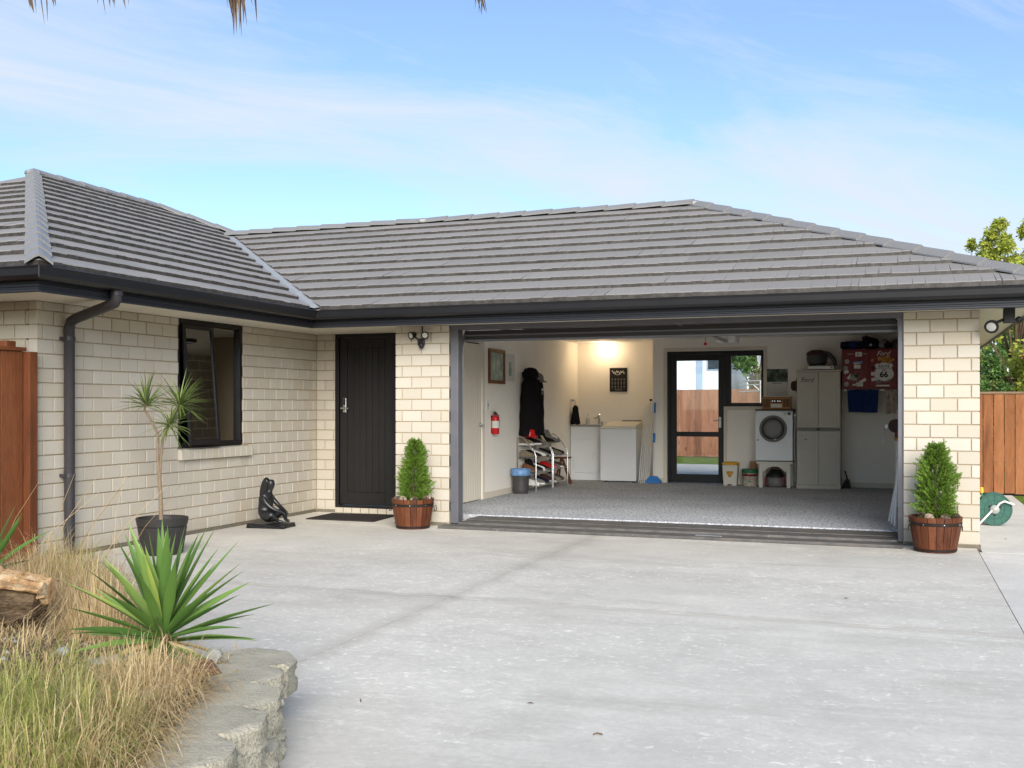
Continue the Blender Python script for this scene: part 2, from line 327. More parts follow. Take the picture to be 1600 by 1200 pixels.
# picture prints
def printmat(name, stops, scale):
    t = NT(name); n = t.noise(scale, 5, 0.65); t.base(t.ramp(n, stops), 0.6, 0, 0.3)
printmat('print_map', [(0.35, srgb(118, 138, 128)), (0.5, srgb(160, 172, 158)), (0.65, srgb(196, 198, 182))], 9)
printmat('print_forest', [(0.35, srgb(30, 42, 34)), (0.5, srgb(66, 84, 66)), (0.68, srgb(140, 150, 138))], 11)
printmat('print_badge', [(0.35, srgb(186, 184, 176)), (0.5, srgb(130, 126, 120)), (0.65, srgb(210, 206, 196))], 40)
printmat('print_flowers', [(0.3, srgb(120, 70, 30)), (0.5, srgb(196, 140, 50)), (0.7, srgb(220, 190, 120))], 45)
printmat('print_label', [(0.35, srgb(150, 40, 36)), (0.5, srgb(214, 206, 190)), (0.65, srgb(70, 120, 70))], 30)

# ---------------------------------------------------------------- mesh helpers
def worigin(o):
    v = Vector((0, 0, 0))
    while o is not None: v += o.location; o = o.parent
    return v
class MB:
    def __init__(s): s.v = []; s.f = []
    def add(s, vs, fs):
        k = len(s.v); s.v += [Vector(v) for v in vs]; s.f += [[i+k for i in f] for f in fs]; return s
    def box(s, x0, x1, y0, y1, z0, z1):
        vs = [(x, y, z) for z in (z0, z1) for y in (y0, y1) for x in (x0, x1)]
        return s.add(vs, [(0, 2, 3, 1), (4, 5, 7, 6), (0, 1, 5, 4), (2, 6, 7, 3), (0, 4, 6, 2), (1, 3, 7, 5)])
    def quad(s, a, b, c, d): return s.add([a, b, c, d], [(0, 1, 2, 3)])
    def tube(s, pts, rad, n=8, cap=True):
        pts = [Vector(p) for p in pts]; rs = rad if isinstance(rad, (list, tuple)) else [rad]*len(pts)
        vs = []; up = None
        for i, p in enumerate(pts):
            d = (pts[min(i+1, len(pts)-1)]-pts[max(i-1, 0)]).normalized()
            if up is None:
                up = d.orthogonal().normalized()
            else:
                up = (up - d*up.dot(d)); up = up.normalized() if up.length > 1e-5 else d.orthogonal().normalized()
            w = d.cross(up)
            for k in range(n):
                a = 2*math.pi*k/n; vs.append(p+(up*math.cos(a)+w*math.sin(a))*rs[i])
        fs = []
        for i in range(len(pts)-1):
            for k in range(n):
                fs.append((i*n+k, i*n+(k+1) % n, (i+1)*n+(k+1) % n, (i+1)*n+k))
        if cap: fs.append(tuple(range(n-1, -1, -1))); fs.append(tuple((len(pts)-1)*n+k for k in range(n)))
        return s.add(vs, fs)
    def lathe(s, prof, cx, cy, n=20, sx=1, sy=1, axis='z', cz=0, a0=0, a1=2*math.pi, wob=None, cap=True):
        full = abs(a1-a0-2*math.pi) < 1e-6; m = n if full else n+1
        vs = []
        for (r, z) in prof:
            for k in range(m):
                a = a0+(a1-a0)*k/n
                rr = r*(wob(a, z) if wob else 1)
                u, w = rr*math.cos(a)*sx, rr*math.sin(a)*sy
                vs.append((cx+u, cy+w, z) if axis == 'z' else (cx+u, cy+z, cz+w) if axis == 'y' else (cx+z, cy+u, cz+w))
        fs = []
        for i in range(len(prof)-1):
            for k in range(n):
                q = (i*m+k, i*m+(k+1) % m, (i+1)*m+(k+1) % m, (i+1)*m+k)
                fs.append(q if axis != 'y' else q[::-1])
        if full and cap:
            if prof[0][0] > 1e-6: fs.append(tuple(range(n-1, -1, -1)))
            if prof[-1][0] > 1e-6: fs.append(tuple((len(prof)-1)*m+k for k in range(n)))
        return s.add(vs, fs)
    def xf(s, mat, start=0):
        for i in range(start, len(s.v)): s.v[i] = mat @ s.v[i]
        return s
    def mesh(s, name, mat, off=Vector((0, 0, 0)), smooth=False):
        me = bpy.data.meshes.new(name)
        me.from_pydata([tuple(v-off) for v in s.v], [], s.f); me.update()
        mats = mat if isinstance(mat, list) else [mat]
        for m in mats: me.materials.append(MATS[m])
        if smooth:
            me.shade_smooth()
        return me
    def build(s, name, mat, parent=None, smooth=False, bevel=0, seg=2, angle=None):
        off = worigin(parent) if parent is not None else Vector((0, 0, 0))
        if parent is None and s.v:   # origin at the thing's base centre
            xs = [v.x for v in s.v]; ys = [v.y for v in s.v]; zs = [v.z for v in s.v]
            off = Vector(((min(xs)+max(xs))/2, (min(ys)+max(ys))/2, min(zs)))
        me = s.mesh(name, mat, off, smooth)
        o = bpy.data.objects.new(name, me); C.objects.link(o)
        if parent is None: o.location = off
        else: o.parent = parent
        if smooth and angle:
            me.set_sharp_from_angle(angle=R(angle))
        if bevel:
            b = o.modifiers.new('bevel', 'BEVEL'); b.width = bevel; b.segments = seg; b.limit_method = 'ANGLE'; b.angle_limit = R(35)
        return o
def tag(o, label=None, cat=None, group=None, kind=None):
    if label: o['label'] = label
    if cat: o['category'] = cat
    if group: o['group'] = group
    if kind: o['kind'] = kind
    return o
def thing(name, label, cat, loc, group=None):
    o = bpy.data.objects.new(name, None); C.objects.link(o); o.location = loc; o.empty_display_size = 0.1
    return tag(o, label, cat, group)
def text_part(body, size, x, y, z, mat, parent, name='lettering', shear=0.0, sx=1.0, rot=0.0, face='-y', bold=0.0):
    cu = bpy.data.curves.new('t', 'FONT'); cu.body = body; cu.size = size; cu.shear = shear; cu.align_x = 'CENTER'; cu.align_y = 'CENTER'
    cu.extrude = 0.0008; cu.offset = bold; cu.resolution_u = 3
    ob = bpy.data.objects.new('t', cu); C.objects.link(ob)
    dg = bpy.context.evaluated_depsgraph_get()
    me = bpy.data.meshes.new_from_object(ob.evaluated_get(dg)); bpy.data.objects.remove(ob)
    mat4 = Matrix.Translation((x, y, z)) @ Matrix.Rotation(rot, 4, 'Y') @ Matrix.Rotation(R(90), 4, 'X') @ Matrix.Diagonal((sx, 1, 1, 1))
    if face == '+x': mat4 = Matrix.Translation((x, y, z)) @ Matrix.Rotation(R(90), 4, 'Z') @ Matrix.Rotation(rot, 4, 'Y') @ Matrix.Rotation(R(90), 4, 'X') @ Matrix.Diagonal((sx, 1, 1, 1))
    me.transform(Matrix.Translation(-worigin(parent)) @ mat4)
    me.materials.clear(); me.materials.append(MATS[mat]); me.name = name
    o = bpy.data.objects.new(name, me); C.objects.link(o); o.parent = parent
    return o
U = random.uniform

# ================================================================ SETTING
g = MB(); g.quad((-400, -400, -0.03), (400, -400, -0.03), (400, 600, -0.03), (-400, 600, -0.03))
tag(g.build('ground', 'ground_soil'), kind='structure')
drive = MB(); drive.box(-7.16, 3.2, -3, 12.04, -0.025, -0.012)
drv = tag(drive.build('driveway', 'footing'), kind='structure')
def slab(x0, x1, y0, y1, mat='concrete_drive', z=0.0):
    b = MB(); b.box(x0+0.003, x1-0.003, y0+0.003, y1-0.003, -0.012, z)
    b.build('concrete_slab', mat, drv)
for (x0, x1) in ((-7.15, -3.035), (-3.035, 0.72)):
    slab(x0, x1, 6.95, 10.85); slab(x0, x1, -3, 6.95)
slab(-7.15, -4.92, 10.85, 12.04)
slab(0.04, 0.72, 10.85, 11.13)
slab(0.72, 3.2, -3, 6.95, 'concrete_drive')
slab(0.72, 3.2, 6.95, 10.85, 'concrete_path')
pth = MB(); pth.box(0.75, 1.66, 10.858, 17.95, -0.025, 0.0); tag(pth.build('path', 'concrete_path', bevel=0.005), kind='structure')
lw = MB(); lw.quad((1.664, 10.858, -0.006), (9, 10.858, -0.006), (9, 17.95, -0.006), (1.664, 17.95, -0.006)); tag(lw.build('lawn', 'lawn'), kind='structure')
bl = MB(); bl.quad((-14, 19.4, -0.006), (8, 19.4, -0.006), (8, 60, -0.006), (-14, 60, -0.006)); tag(bl.build('back_lawn', 'lawn'), kind='structure')
pt = MB(); pt.box(-8, 0.6, 18.75, 24.5, -0.02, 0.03); tag(pt.build('patio', 'concrete_path'), kind='structure')

# ================================================================ HOUSE
house = thing('house', 'single-storey cream brick house with dark tiled hip roof and open double garage', 'house', (-4.0, 11.0, 0))
SOF = 2.32
# ---- brick walls: (name, axis, face coordinate, outward sign, range, holes, joint offset)
BL, BH, PITCH, COURSE, Z0 = 0.239, 0.12, 0.249, 0.13, 0.035
cand = []     # bricks: (wall, center, size, axis)
CAMP = Vector((0, 0, 1.38)); th = math.atan(603/1640); CF = Vector((-math.sin(th), math.cos(th), 0)); CR = Vector((math.cos(th), math.sin(th), 0))
def brick_wall(axis, face, out, a0, a1, off, holes=(), mortar_boxes=None, d0=0.13, vis=True, odd=0):
    """axis: direction the wall runs. face: coordinate of brick face on the other axis; out: +1/-1 outward direction."""
    m = MB()
    fa, fb = face-out*0.009, face-out*d0
    lo, hi = min(fa, fb), max(fa, fb)
    for (p0, p1, z0, z1) in (mortar_boxes or [(a0, a1, 0.0, SOF+0.02)]):
        if axis == 'x': m.box(p0, p1, lo, hi, z0, z1)
        else: m.box(lo, hi, p0, p1, z0, z1)
    w = m.build('brick_wall', 'mortar', house)
    j = 0; z = Z0
    while z < SOF-0.005:
        z1 = min(z+BH, SOF-0.004)
        start = off + (PITCH/2 if (j+odd) % 2 else 0)
        k = math.floor((a0-start)/PITCH)-1
        while True:
            p0 = start+k*PITCH+0.005; p1 = p0+BL; k += 1
            if p0 > a1: break
            segs = [(max(p0, a0), min(p1, a1), z, z1)]
            for (h0, h1, hz0, hz1) in holes:
                ns = []
                for (s0, s1, q0, q1) in segs:
                    if s1 <= h0 or s0 >= h1 or q1 <= hz0 or q0 >= hz1: ns.append((s0, s1, q0, q1)); continue
                    if s0 < h0: ns.append((s0, h0, q0, q1))
                    if s1 > h1: ns.append((h1, s1, q0, q1))
                    if q0 < hz0 and min(s1, h1)-max(s0, h0) > 0.02: ns.append((max(s0, h0), min(s1, h1), q0, hz0))
                    if q1 > hz1 and min(s1, h1)-max(s0, h0) > 0.02: ns.append((max(s0, h0), min(s1, h1), hz1, q1))
                segs = ns
            for (s0, s1, q0, q1) in segs:
                if s1-s0 < 0.018 or q1-q0 < 0.015: continue
                cand.append((w, axis, out, face, s0, s1, q0, q1, vis))
        z += COURSE; j += 1
    return w
WY0, WY1, WZ0, WZ1 = 9.233, 10.405, 0.935, 2.335
brick_wall('y', -7.165, 1, 7.28, 12.05, 7.354, holes=[(WY0, WY1, WZ0-0.005, 3), (WY0-0.01, WY1+0.12, 0.80, WZ0)], odd=1,
           mortar_boxes=[(7.289, 12.05, 0, 0.80), (7.289, WY0, 0.80, SOF+0.02), (WY1, 12.05, 0.80, SOF+0.02), (WY0, WY1, 0.80, WZ0-0.06)])
brick_wall('x', 7.28, -1, -10.5, -7.263, -7.30, odd=0)
brick_wall('x', 12.05, -1, -7.163, -6.885, -7.29, mortar_boxes=[(-7.30, -6.885, 0, SOF+0.02)])
brick_wall('x', 11.13, -1, -5.554, -4.868, -5.471, odd=1, mortar_boxes=[(-5.545, -4.868, 0, SOF+0.02)])
brick_wall('y', -5.554, -1, 11.228, 12.05, 11.2, d0=0.1)
brick_wall('x', 11.13, -1, 0.052, 0.746, 0.171, odd=1, mortar_boxes=[(0.052, 0.737, 0, SOF+0.02)])
brick_wall('y', 0.746, 1, 11.228, 18.05, 11.2, vis=False)
def chunk(sx, sz, depth=0.09, ch=0.004):
    """a brick as local mesh data: runs along x (length sx), height sz, face at y=0 pointing -y."""
    a, b = sx/2, sz/2
    vs = [(-a+ch, 0, -b+ch), (a-ch, 0, -b+ch), (a-ch, 0, b-ch), (-a+ch, 0, b-ch), (-a, ch, -b), (a, ch, -b), (a, ch, b), (-a, ch, b),
          (-a, depth, -b), (a, depth, -b), (a, depth, b), (-a, depth, b)]
    fs = [(0, 1, 2, 3), (4, 5, 1, 0), (5, 6, 2, 1), (6, 7, 3, 2), (7, 4, 0, 3), (8, 9, 5, 4), (9, 10, 6, 5), (10, 11, 7, 6), (11, 8, 4, 7), (11, 10, 9, 8)]
    return vs, fs
def proj_area(c, s0, s1, q0, q1, axis):
    d = c-CAMP; Z = d.dot(CF)
    if Z < 0.5: return 0
    u = abs(d.dot(CR)/Z)*1640
    if u > 815: return 0
    n = Vector((0, -1, 0)) if axis == 'x' else Vector((1, 0, 0))
    return (s1-s0)*(q1-q0)*abs((-d).normalized().dot(n))/Z**2
order = []
for i, (w, axis, out, face, s0, s1, q0, q1, vis) in enumerate(cand):
    cc = Vector(((s0+s1)/2, face, (q0+q1)/2)) if axis == 'x' else Vector((face, (s0+s1)/2, (q0+q1)/2))
    order.append((proj_area(cc, s0, s1, q0, q1, axis) if vis and out*(1 if axis == 'y' else -1) > 0 else 0, i, cc))
order.sort(key=lambda q: -q[0])
cache = {}; rest = MB()
for rank, (ar, i, cc) in enumerate(order):
    w, axis, out, face, s0, s1, q0, q1, vis = cand[i]
    L, Hh = round(s1-s0, 3), round(q1-q0, 3)
    rz = 0 if (axis, out) == ('x', -1) else math.pi/2 if (axis, out) == ('y', 1) else -math.pi/2 if (axis, out) == ('y', -1) else math.pi
    jit = U(-0.0022, 0.0022)
    pos = cc + (Vector((0, out*jit, 0)) if axis == 'x' else Vector((out*jit, 0, 0)))
    if rank < 300:
        if (L, Hh) not in cache:
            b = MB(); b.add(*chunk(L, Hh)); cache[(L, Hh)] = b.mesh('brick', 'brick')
        o = bpy.data.objects.new('brick', cache[(L, Hh)]); C.objects.link(o); o.parent = w
        o.location = pos-worigin(w); o.rotation_euler = (0, 0, rz)
    else:
        vs, fs = chunk(L, Hh); mt = Matrix.Translation(pos) @ Matrix.Rotation(rz, 4, 'Z')
        rest.add([mt @ Vector(v) for v in vs], fs)
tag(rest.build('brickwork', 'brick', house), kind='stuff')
# footing strip under the bricks
for q in ((-7.30, -7.15, 7.27, 12.03), (-7.149, -6.0, 12.035, 12.2), (-5.56, -4.90, 11.118, 11.3), (0.06, 0.757, 11.118, 11.3), (-10.5, -7.31, 7.268, 7.4)):
    ft = MB(); ft.box(*q, -0.02, 0.029); ft.build('footing', 'footing', house, bevel=0.004)
# soldier bricks under the front door
for k in range(8):
    b = MB(); b.add(*chunk(0.115, 0.066)); b.xf(Matrix.Translation((-6.875+0.0575+k*0.125, 12.02, 0.035+0.0)))
    b.build('brick', 'brick', house)

# ---- window in the wing
win = MB(); fx = -7.215
win.box(fx-0.05, fx+0.035, WY0, WY1, WZ0, WZ0+0.055); win.box(fx-0.05, fx+0.035, WY0, WY1, WZ1-0.055-0.015, WZ1-0.015)
win.box(fx-0.05, fx+0.035, WY0, WY0+0.05, WZ0+0.055, WZ1-0.07); win.box(fx-0.05, fx+0.035, WY1-0.05, WY1, WZ0+0.055, WZ1-0.07)
win.box(fx-0.05, fx+0.035, 9.815, 9.865, WZ0+0.055, WZ1-0.07)
wf = win.build('window', 'frame_black', house, bevel=0.004)
pane = MB(); pane.box(fx-0.012, fx-0.006, 9.865, WY1-0.05, WZ0+0.055, WZ1-0.07); pane.build('pane', 'glass_tinted', wf)
# open awning sash, hinged at the top
sash = MB(); sw0, sw1, sz0, sz1 = WY0+0.05, 9.815, WZ0+0.03, WZ1-0.075
for (a, b, c_, d) in ((sw0, sw1, sz0, sz0+0.05), (sw0, sw1, sz1-0.045, sz1), (sw0, sw0+0.045, sz0+0.05, sz1-0.045), (sw1-0.045, sw1, sz0+0.05, sz1-0.045)):
    sash.box(fx+0.036, fx+0.066, a, b, c_, d)
pv = Matrix.Translation((fx+0.05, 0, sz1)) @ Matrix.Rotation(R(-4.5), 4, 'Y') @ Matrix.Translation((-fx-0.05, 0, -sz1))
sash.xf(pv); so = sash.build('sash', 'frame_black', wf, bevel=0.003)
pane = MB(); pane.box(fx+0.047, fx+0.053, sw0+0.045, sw1-0.045, sz0+0.05, sz1-0.045); pane.xf(pv); pane.build('pane', 'glass_tinted', wf)
sl = MB(); sl.box(-7.25, -7.172, WY0-0.006, WY1+0.118, 0.812, 0.92); so = sl.build('window_sill', 'mortar', wf)
k = 0; yy = WY0-0.012
while yy < WY1+0.11:
    b = MB(); b.box(-7.26, -7.115, yy+0.002, min(yy+0.104, WY1+0.125), 0.806, 0.915)
    for v_ in b.v:
        if v_.z > 0.9 and v_.x < -7.2: v_.z += 0.022
    b.build('sill_brick', 'brick', wf, bevel=0.004, seg=1); yy += 0.1065
# room behind the window
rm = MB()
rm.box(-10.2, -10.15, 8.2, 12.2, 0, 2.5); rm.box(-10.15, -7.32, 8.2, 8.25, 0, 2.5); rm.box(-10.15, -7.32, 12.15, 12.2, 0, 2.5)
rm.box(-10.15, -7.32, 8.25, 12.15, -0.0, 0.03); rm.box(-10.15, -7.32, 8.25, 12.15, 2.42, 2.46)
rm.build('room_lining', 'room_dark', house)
cu = MB()
for i in range(20):
    y = 10.12+i*0.013; dx = 0.02*math.sin(i*1.9)
    y2 = y+0.013; dx2 = 0.02*math.sin((i+1)*1.9)
    cu.quad((-7.34+dx, y, 0.85), (-7.34+dx2, y2, 0.85), (-7.34+dx2, y2, 2.4), (-7.34+dx, y, 2.4))
    cu.quad((-7.35+dx, y, 0.85), (-7.35+dx, y, 2.4), (-7.35+dx2, y2, 2.4), (-7.35+dx2, y2, 0.85))
tag(cu.build('curtain', 'curtain', smooth=True), 'pale grey-green curtain hanging inside the right side of the wing window', 'curtain')
sh_ = MB(); sh_.box(-7.62, -7.31, 9.25, 10.39, 0.86, 0.89); sh_.build('window_shelf', 'lining_trim', house)
orn = MB(); orn.lathe([(0.04, 0.89), (0.05, 0.90), (0.018, 0.93), (0.026, 1.0), (0.012, 1.08), (0.02, 1.16), (0.028, 1.2), (0.03, 1.24), (0.012, 1.27)], -7.44, 9.98, 14)
tag(orn.build('figurine', 'chrome', smooth=True), 'slim silvery figurine standing inside the wing window', 'ornament')

# ---- soffit, fascia, gutters
EY, EX, EFY, ERX = 10.60, -6.36, 6.48, 1.22     # fascia back faces
s = MB()
s.box(EX, 0.746, EY, 11.14, SOF, SOF+0.02); s.box(-7.165, -5.554, 11.14, 12.06, SOF, SOF+0.02); s.box(0.746, ERX, EY, 19.0, SOF, SOF+0.02)
s.box(-7.165, EX, EFY, 11.14, SOF, SOF+0.02); s.box(-16.6, -7.165, EFY, 7.30, SOF, SOF+0.02)
s.box(-5.554, 0.746, 11.14, 11.24, SOF, SOF+0.02)
s.build('soffit', 'soffit', house)
vents = MB()
for (x, y) in ((-6.42, 11.55), (-6.50, 11.56)):
    vents.lathe([(0.0, SOF-0.006), (0.03, SOF-0.006), (0.034, SOF-0.001)], x, y, 14)
vents.build('soffit_light', 'white_plastic', house, smooth=True)
def fascia_profile():   # (outward, z)
    return [(0, 2.283), (0.006, 2.283), (0.012, 2.29), (0.012, 2.306), (0.006, 2.312), (0.006, 2.324), (0.014, 2.33), (0.014, 2.348), (0.006, 2.354), (0.006, 2.44), (0, 2.44)]
def gutter_profile():
    return [(0.014, 2.375), (0.10, 2.372), (0.135, 2.38), (0.150, 2.40), (0.156, 2.45), (0.163, 2.468), (0.152, 2.474), (0.144, 2.45), (0.138, 2.40), (0.125, 2.388), (0.014, 2.385)]
def run(prof, path, name, mat, close=False):
    """sweep profile along a horizontal mitred path of (x,y) with outward = right-hand side of travel."""
    b = MB(); n = len(path); rings = []
    for i, p in enumerate(path):
        p = Vector((*p, 0)); dirs = []
        if i > 0: dirs.append((p-Vector((*path[i-1], 0))).normalized())
        if i < n-1: dirs.append((Vector((*path[i+1], 0))-p).normalized())
        nn = [Vector((d.y, -d.x, 0)) for d in dirs]
        o = nn[0] if len(nn) == 1 else (nn[0]+nn[1])/(1+nn[0].dot(nn[1]))
        rings.append([p+o*q+Vector((0, 0, z)) for q, z in prof])
    m = len(prof); vs = [v for r_ in rings for v in r_]; fs = []
    for i in range(n-1):
        for k in range(m):
            fs.append((i*m+k, (i+1)*m+k, (i+1)*m+(k+1) % m, i*m+(k+1) % m))
    fs.append(tuple(range(m))); fs.append(tuple((n-1)*m+k for k in range(m-1, -1, -1)))
    b.add(vs, fs); bm = bmesh.new(); me = b.mesh(name, mat, worigin(house)); bm.from_mesh(me); bmesh.ops.recalc_face_normals(bm, faces=bm.faces); bm.to_mesh(me); bm.free()
    o = bpy.data.objects.new(name, me); C.objects.link(o); o.parent = house
    return o
path = [(-16.6, EFY), (EX, EFY), (EX, EY), (ERX, EY), (ERX, 18.95)]
run(fascia_profile(), path, 'fascia', 'fascia_dark')
run(gutter_profile(), path, 'gutter', 'gutter_black')
gj = MB()
for (x, y) in ((EX+0.158, EFY-0.158), (EX+0.15, EY-0.15)):
    gj.tube([(x, y, 2.38), (x, y, 2.47)], 0.005, 6)
gj.build('gutter_joint', 'gutter_black', house)
dp = MB()
p = [(-6.30, 7.29, 2.38), (-6.30, 7.29, 2.31), (-6.33, 7.30, 2.272), (-6.42, 7.33, 2.252), (-6.98, 7.555, 2.178), (-7.07, 7.59, 2.155), (-7.105, 7.605, 2.10), (-7.105, 7.607, 0.0)]
dp.tube(p, 0.047, 16); d_ = dp.build('downpipe', 'downpipe', house, smooth=True, angle=50)
for z in (2.0, 0.75):
    b = MB(); b.tube([(-7.105, 7.607, z-0.018), (-7.105, 7.607, z+0.018)], 0.051, 16); b.box(-7.165, -7.10, 7.545, 7.553, z-0.015, z+0.015); b.build('bracket', 'downpipe', d_)
b = MB(); b.tube([(-6.30, 7.29, 2.335), (-6.30, 7.29, 2.375)], 0.053, 16); b.build('pipe_collar', 'downpipe', d_, smooth=True, angle=50)

# ---- roof
TAN = 0.418; ZE = 2.485
GEY, GEX, WEX, WEY = 10.465, 1.355, -6.265, 6.385
dG = 3.99; RIDGE_Y = GEY+dG; ZG = ZE+TAN*dG; APX = GEX-dG
dW = 5.2; ZW = ZE+TAN*dW; WRX = WEX-dW; WRY0 = WEY+dW; WRY1 = 14.25
JX = WEX-dG      # where garage ridge dies into the wing slope
REY = 19.1     # rear eave
roof = MB()
zz = lambda d: ZE-0.012+TAN*d
roof.add([(WEX, GEY, zz(0)), (GEX, GEY, zz(0)), (APX, RIDGE_Y, zz(dG)), (JX, RIDGE_Y, zz(dG))], [(0, 1, 2, 3)])
roof.add([(GEX, GEY, zz(0)), (GEX, REY, zz(0)), (APX, RIDGE_Y, zz(dG))], [(0, 1, 2)])
roof.add([(GEX, REY, zz(0)), (WEX, REY, zz(0)), (JX, RIDGE_Y, zz(dG)), (APX, RIDGE_Y, zz(dG))], [(0, 1, 2, 3)])
roof.add([(WEX, WEY, zz(0)), (WEX, GEY, zz(0)), (JX, RIDGE_Y, zz(dG)), (WRX, WRY1, zz(dW)), (WRX, WRY0, zz(dW))], [(0, 1, 2, 3, 4)])
roof.add([(JX, RIDGE_Y, zz(dG)), (WEX, REY, zz(0)), (WEX, WRY1+dW, zz(0)), (WRX, WRY1, zz(dW))], [(0, 1, 2, 3)])
roof.add([(WRX-dW, WEY, zz(0)), (WEX, WEY, zz(0)), (WRX, WRY0, zz(dW))], [(0, 1, 2)])
roof.add([(WRX-dW, WRY1+dW, zz(0)), (WRX-dW, WEY, zz(0)), (WRX, WRY0, zz(dW)), (WRX, WRY1, zz(dW))], [(0, 1, 2, 3)])
roof.add([(WEX, WRY1+dW, zz(0)), (WRX-dW, WRY1+dW, zz(0)), (WRX, WRY1, zz(dW))], [(0, 1, 2)])
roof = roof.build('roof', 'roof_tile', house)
NC = 11; TP = dG/NC
SECT = [(0.0, 0)]
def tile_panel(org, e, n, s0, s1, t0, t1, clips):
    """one pressed panel: runs s0..s1 along the eave, t0..t1 (plan) up the slope."""
    bm = bmesh.new(); cols = []; s = s0
    while s < s1-0.02:
        w = U(0.105, 0.15); e1 = min(s+w, s1)
        if s1-e1 < 0.05: e1 = s1
        h = U(-0.002, 0.0045)
        cols += [(s, -0.0035), (s+0.006, h), (e1-0.007, h+U(-0.0015, 0.0015))]; s = e1
    cols.append((s1, -0.006))
    rows = [(t1+0.014, 0.002, 0), (t0+0.06, 0.036, 1), (t0+0.010, 0.042, 1), (t0-0.003, 0.036, 1), (t0-0.003, -0.006, 0.3)]
    grid = []
    for (tt, dz, k) in rows:
        wv = 0.0
        grid.append([bm.verts.new(org+e*sx+n*(tt+(U(-0.0012, 0.0012) if k == 1 and tt < t0+0.02 else 0))+Vector((0, 0, TAN*tt+dz+hh*k))) for (sx, hh) in cols])
    for r_ in range(len(rows)-1):
        for c_ in range(len(cols)-1):
            bm.faces.new((grid[r_][c_], grid[r_+1][c_], grid[r_+1][c_+1], grid[r_][c_+1]))
    for (pt_, no) in clips:
        bmesh.ops.bisect_plane(bm, geom=bm.verts[:]+bm.edges[:]+bm.faces[:], plane_co=pt_, plane_no=no, clear_outer=True)
    if not bm.faces: bm.free(); return None
    bmesh.ops.recalc_face_normals(bm, faces=bm.faces)
    up = sum((f.normal.z*f.calc_area() for f in bm.faces))
    if up < 0: bmesh.ops.reverse_faces(bm, faces=bm.faces)
    bmesh.ops.translate(bm, verts=bm.verts, vec=-worigin(roof))
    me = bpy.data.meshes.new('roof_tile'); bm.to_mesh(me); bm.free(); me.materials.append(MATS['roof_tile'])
    o = bpy.data.objects.new('roof_tile', me); C.objects.link(o); o.parent = roof
    return o
def slope(org, e, n, smin, smax, d, clips, pw=1.24):
    k = 0
    while k*TP < d-0.01:
        t0, t1 = k*TP, min((k+1)*TP, d)
        s = smin-(k % 2)*pw*0.5-U(0, 0.1)
        while s < smax:
            if s+pw > smin: tile_panel(org, e, n, s, s+pw-0.002, t0, t1, clips)
            s += pw
        k += 1
VG = 0.085
sq = math.sqrt(0.5)
# garage front slope
slope(Vector((WEX, GEY, ZE)), Vector((1, 0, 0)), Vector((0, 1, 0)), -dG, GEX-WEX, dG,
      [(Vector((WEX+VG, GEY, 0)), Vector((-sq, -sq, 0))), (Vector((GEX, GEY, 0)), Vector((sq, sq, 0)))])
# wing slope facing the drive
slope(Vector((WEX, WEY, ZE)), Vector((0, 1, 0)), Vector((-1, 0, 0)), 0, WRY1+0.2-WEY, dW,
      [(Vector((WEX, WEY, 0)), Vector((-sq, -sq, 0))), (Vector((WEX, GEY-VG, 0)), Vector((sq, sq, 0))), (Vector((WRX, WRY1, 0)), Vector((-sq, sq, 0)))])
# wing slope facing the camera (only its visible end)
slope(Vector((WEX, WEY, ZE)), Vector((-1, 0, 0)), Vector((0, 1, 0)), 0, 4.4, 4.4,
      [(Vector((WEX, WEY, 0)), Vector((sq, sq, 0))), (Vector((WEX-6.4, WEY, 0)), Vector((-1, 0, 0)))])
# right-hand hip end
slope(Vector((GEX, GEY, ZE)), Vector((0, 1, 0)), Vector((-1, 0, 0)), 0, 2.4, 2.4,
      [(Vector((GEX, GEY, 0)), Vector((-sq, -sq, 0)))])
# valley
vl = MB(); up3 = Vector((-1, 1, TAN)).normalized(); side = Vector((1, 1, 0)).normalized()
a = Vector((WEX+0.02, GEY-0.02, ZE+0.020)); b_ = Vector((JX, RIDGE_Y, ZG+0.020))
vl.add([a-side*0.075+Vector((0, 0, .008)), a-Vector((0, 0, .006)), a+side*0.075+Vector((0, 0, .008)), b_+side*0.075+Vector((0, 0, .008)), b_-Vector((0, 0, .006)), b_-side*0.075+Vector((0, 0, .008))], [(0, 1, 4, 5), (1, 2, 3, 4)])
vl.build('valley_flashing', 'valley_metal', roof)
def caps(p0, p1, name, w=0.095, L=0.40, drop=0.055, lift=0.042, mat='hip_cap'):
    p0, p1 = Vector(p0), Vector(p1); d = p1-p0; n = max(1, round(d.length/L)); dd = d/n; dn = d.normalized()
    sd = Vector((dn.y, -dn.x, 0)).normalized(); upv = sd.cross(dn).normalized()
    if upv.z < 0: upv = -upv
    for i in range(n):
        b = MB(); lo = p0+dd*i; hi = p0+dd*(i+1)+dn*0.03
        prof = [(-w, -drop-0.016), (-w, -drop), (-w*0.28, 0.0), (0, 0.012), (w*0.28, 0.0), (w, -drop), (w, -drop-0.016)]
        m = len(prof); vs = []
        for (q, lf, sc) in ((lo, lift+0.012, 1.04), (hi, lift-0.004, 0.96)):
            vs += [q+sd*(x*sc)+upv*(z+lf) for x, z in prof]
        vs += [lo+sd*(x*1.04)+upv*(z+lift-0.010) for x, z in prof]
        fs = [(k, k+1, m+k+1, m+k) for k in range(m-1)]+[(k+1, k, 2*m+k, 2*m+k+1) for k in range(m-1)]
        b.add(vs, fs); b.build(name, mat, roof)
caps((WEX+0.0, WEY+0.0, ZE+0.02), (WRX, WRY0, ZW+0.02), 'hip_cap', 0.10, 0.43)
caps((WRX, WRY0, ZW+0.025), (WRX, WRY1, ZW+0.025), 'ridge_cap', 0.10, 0.42)
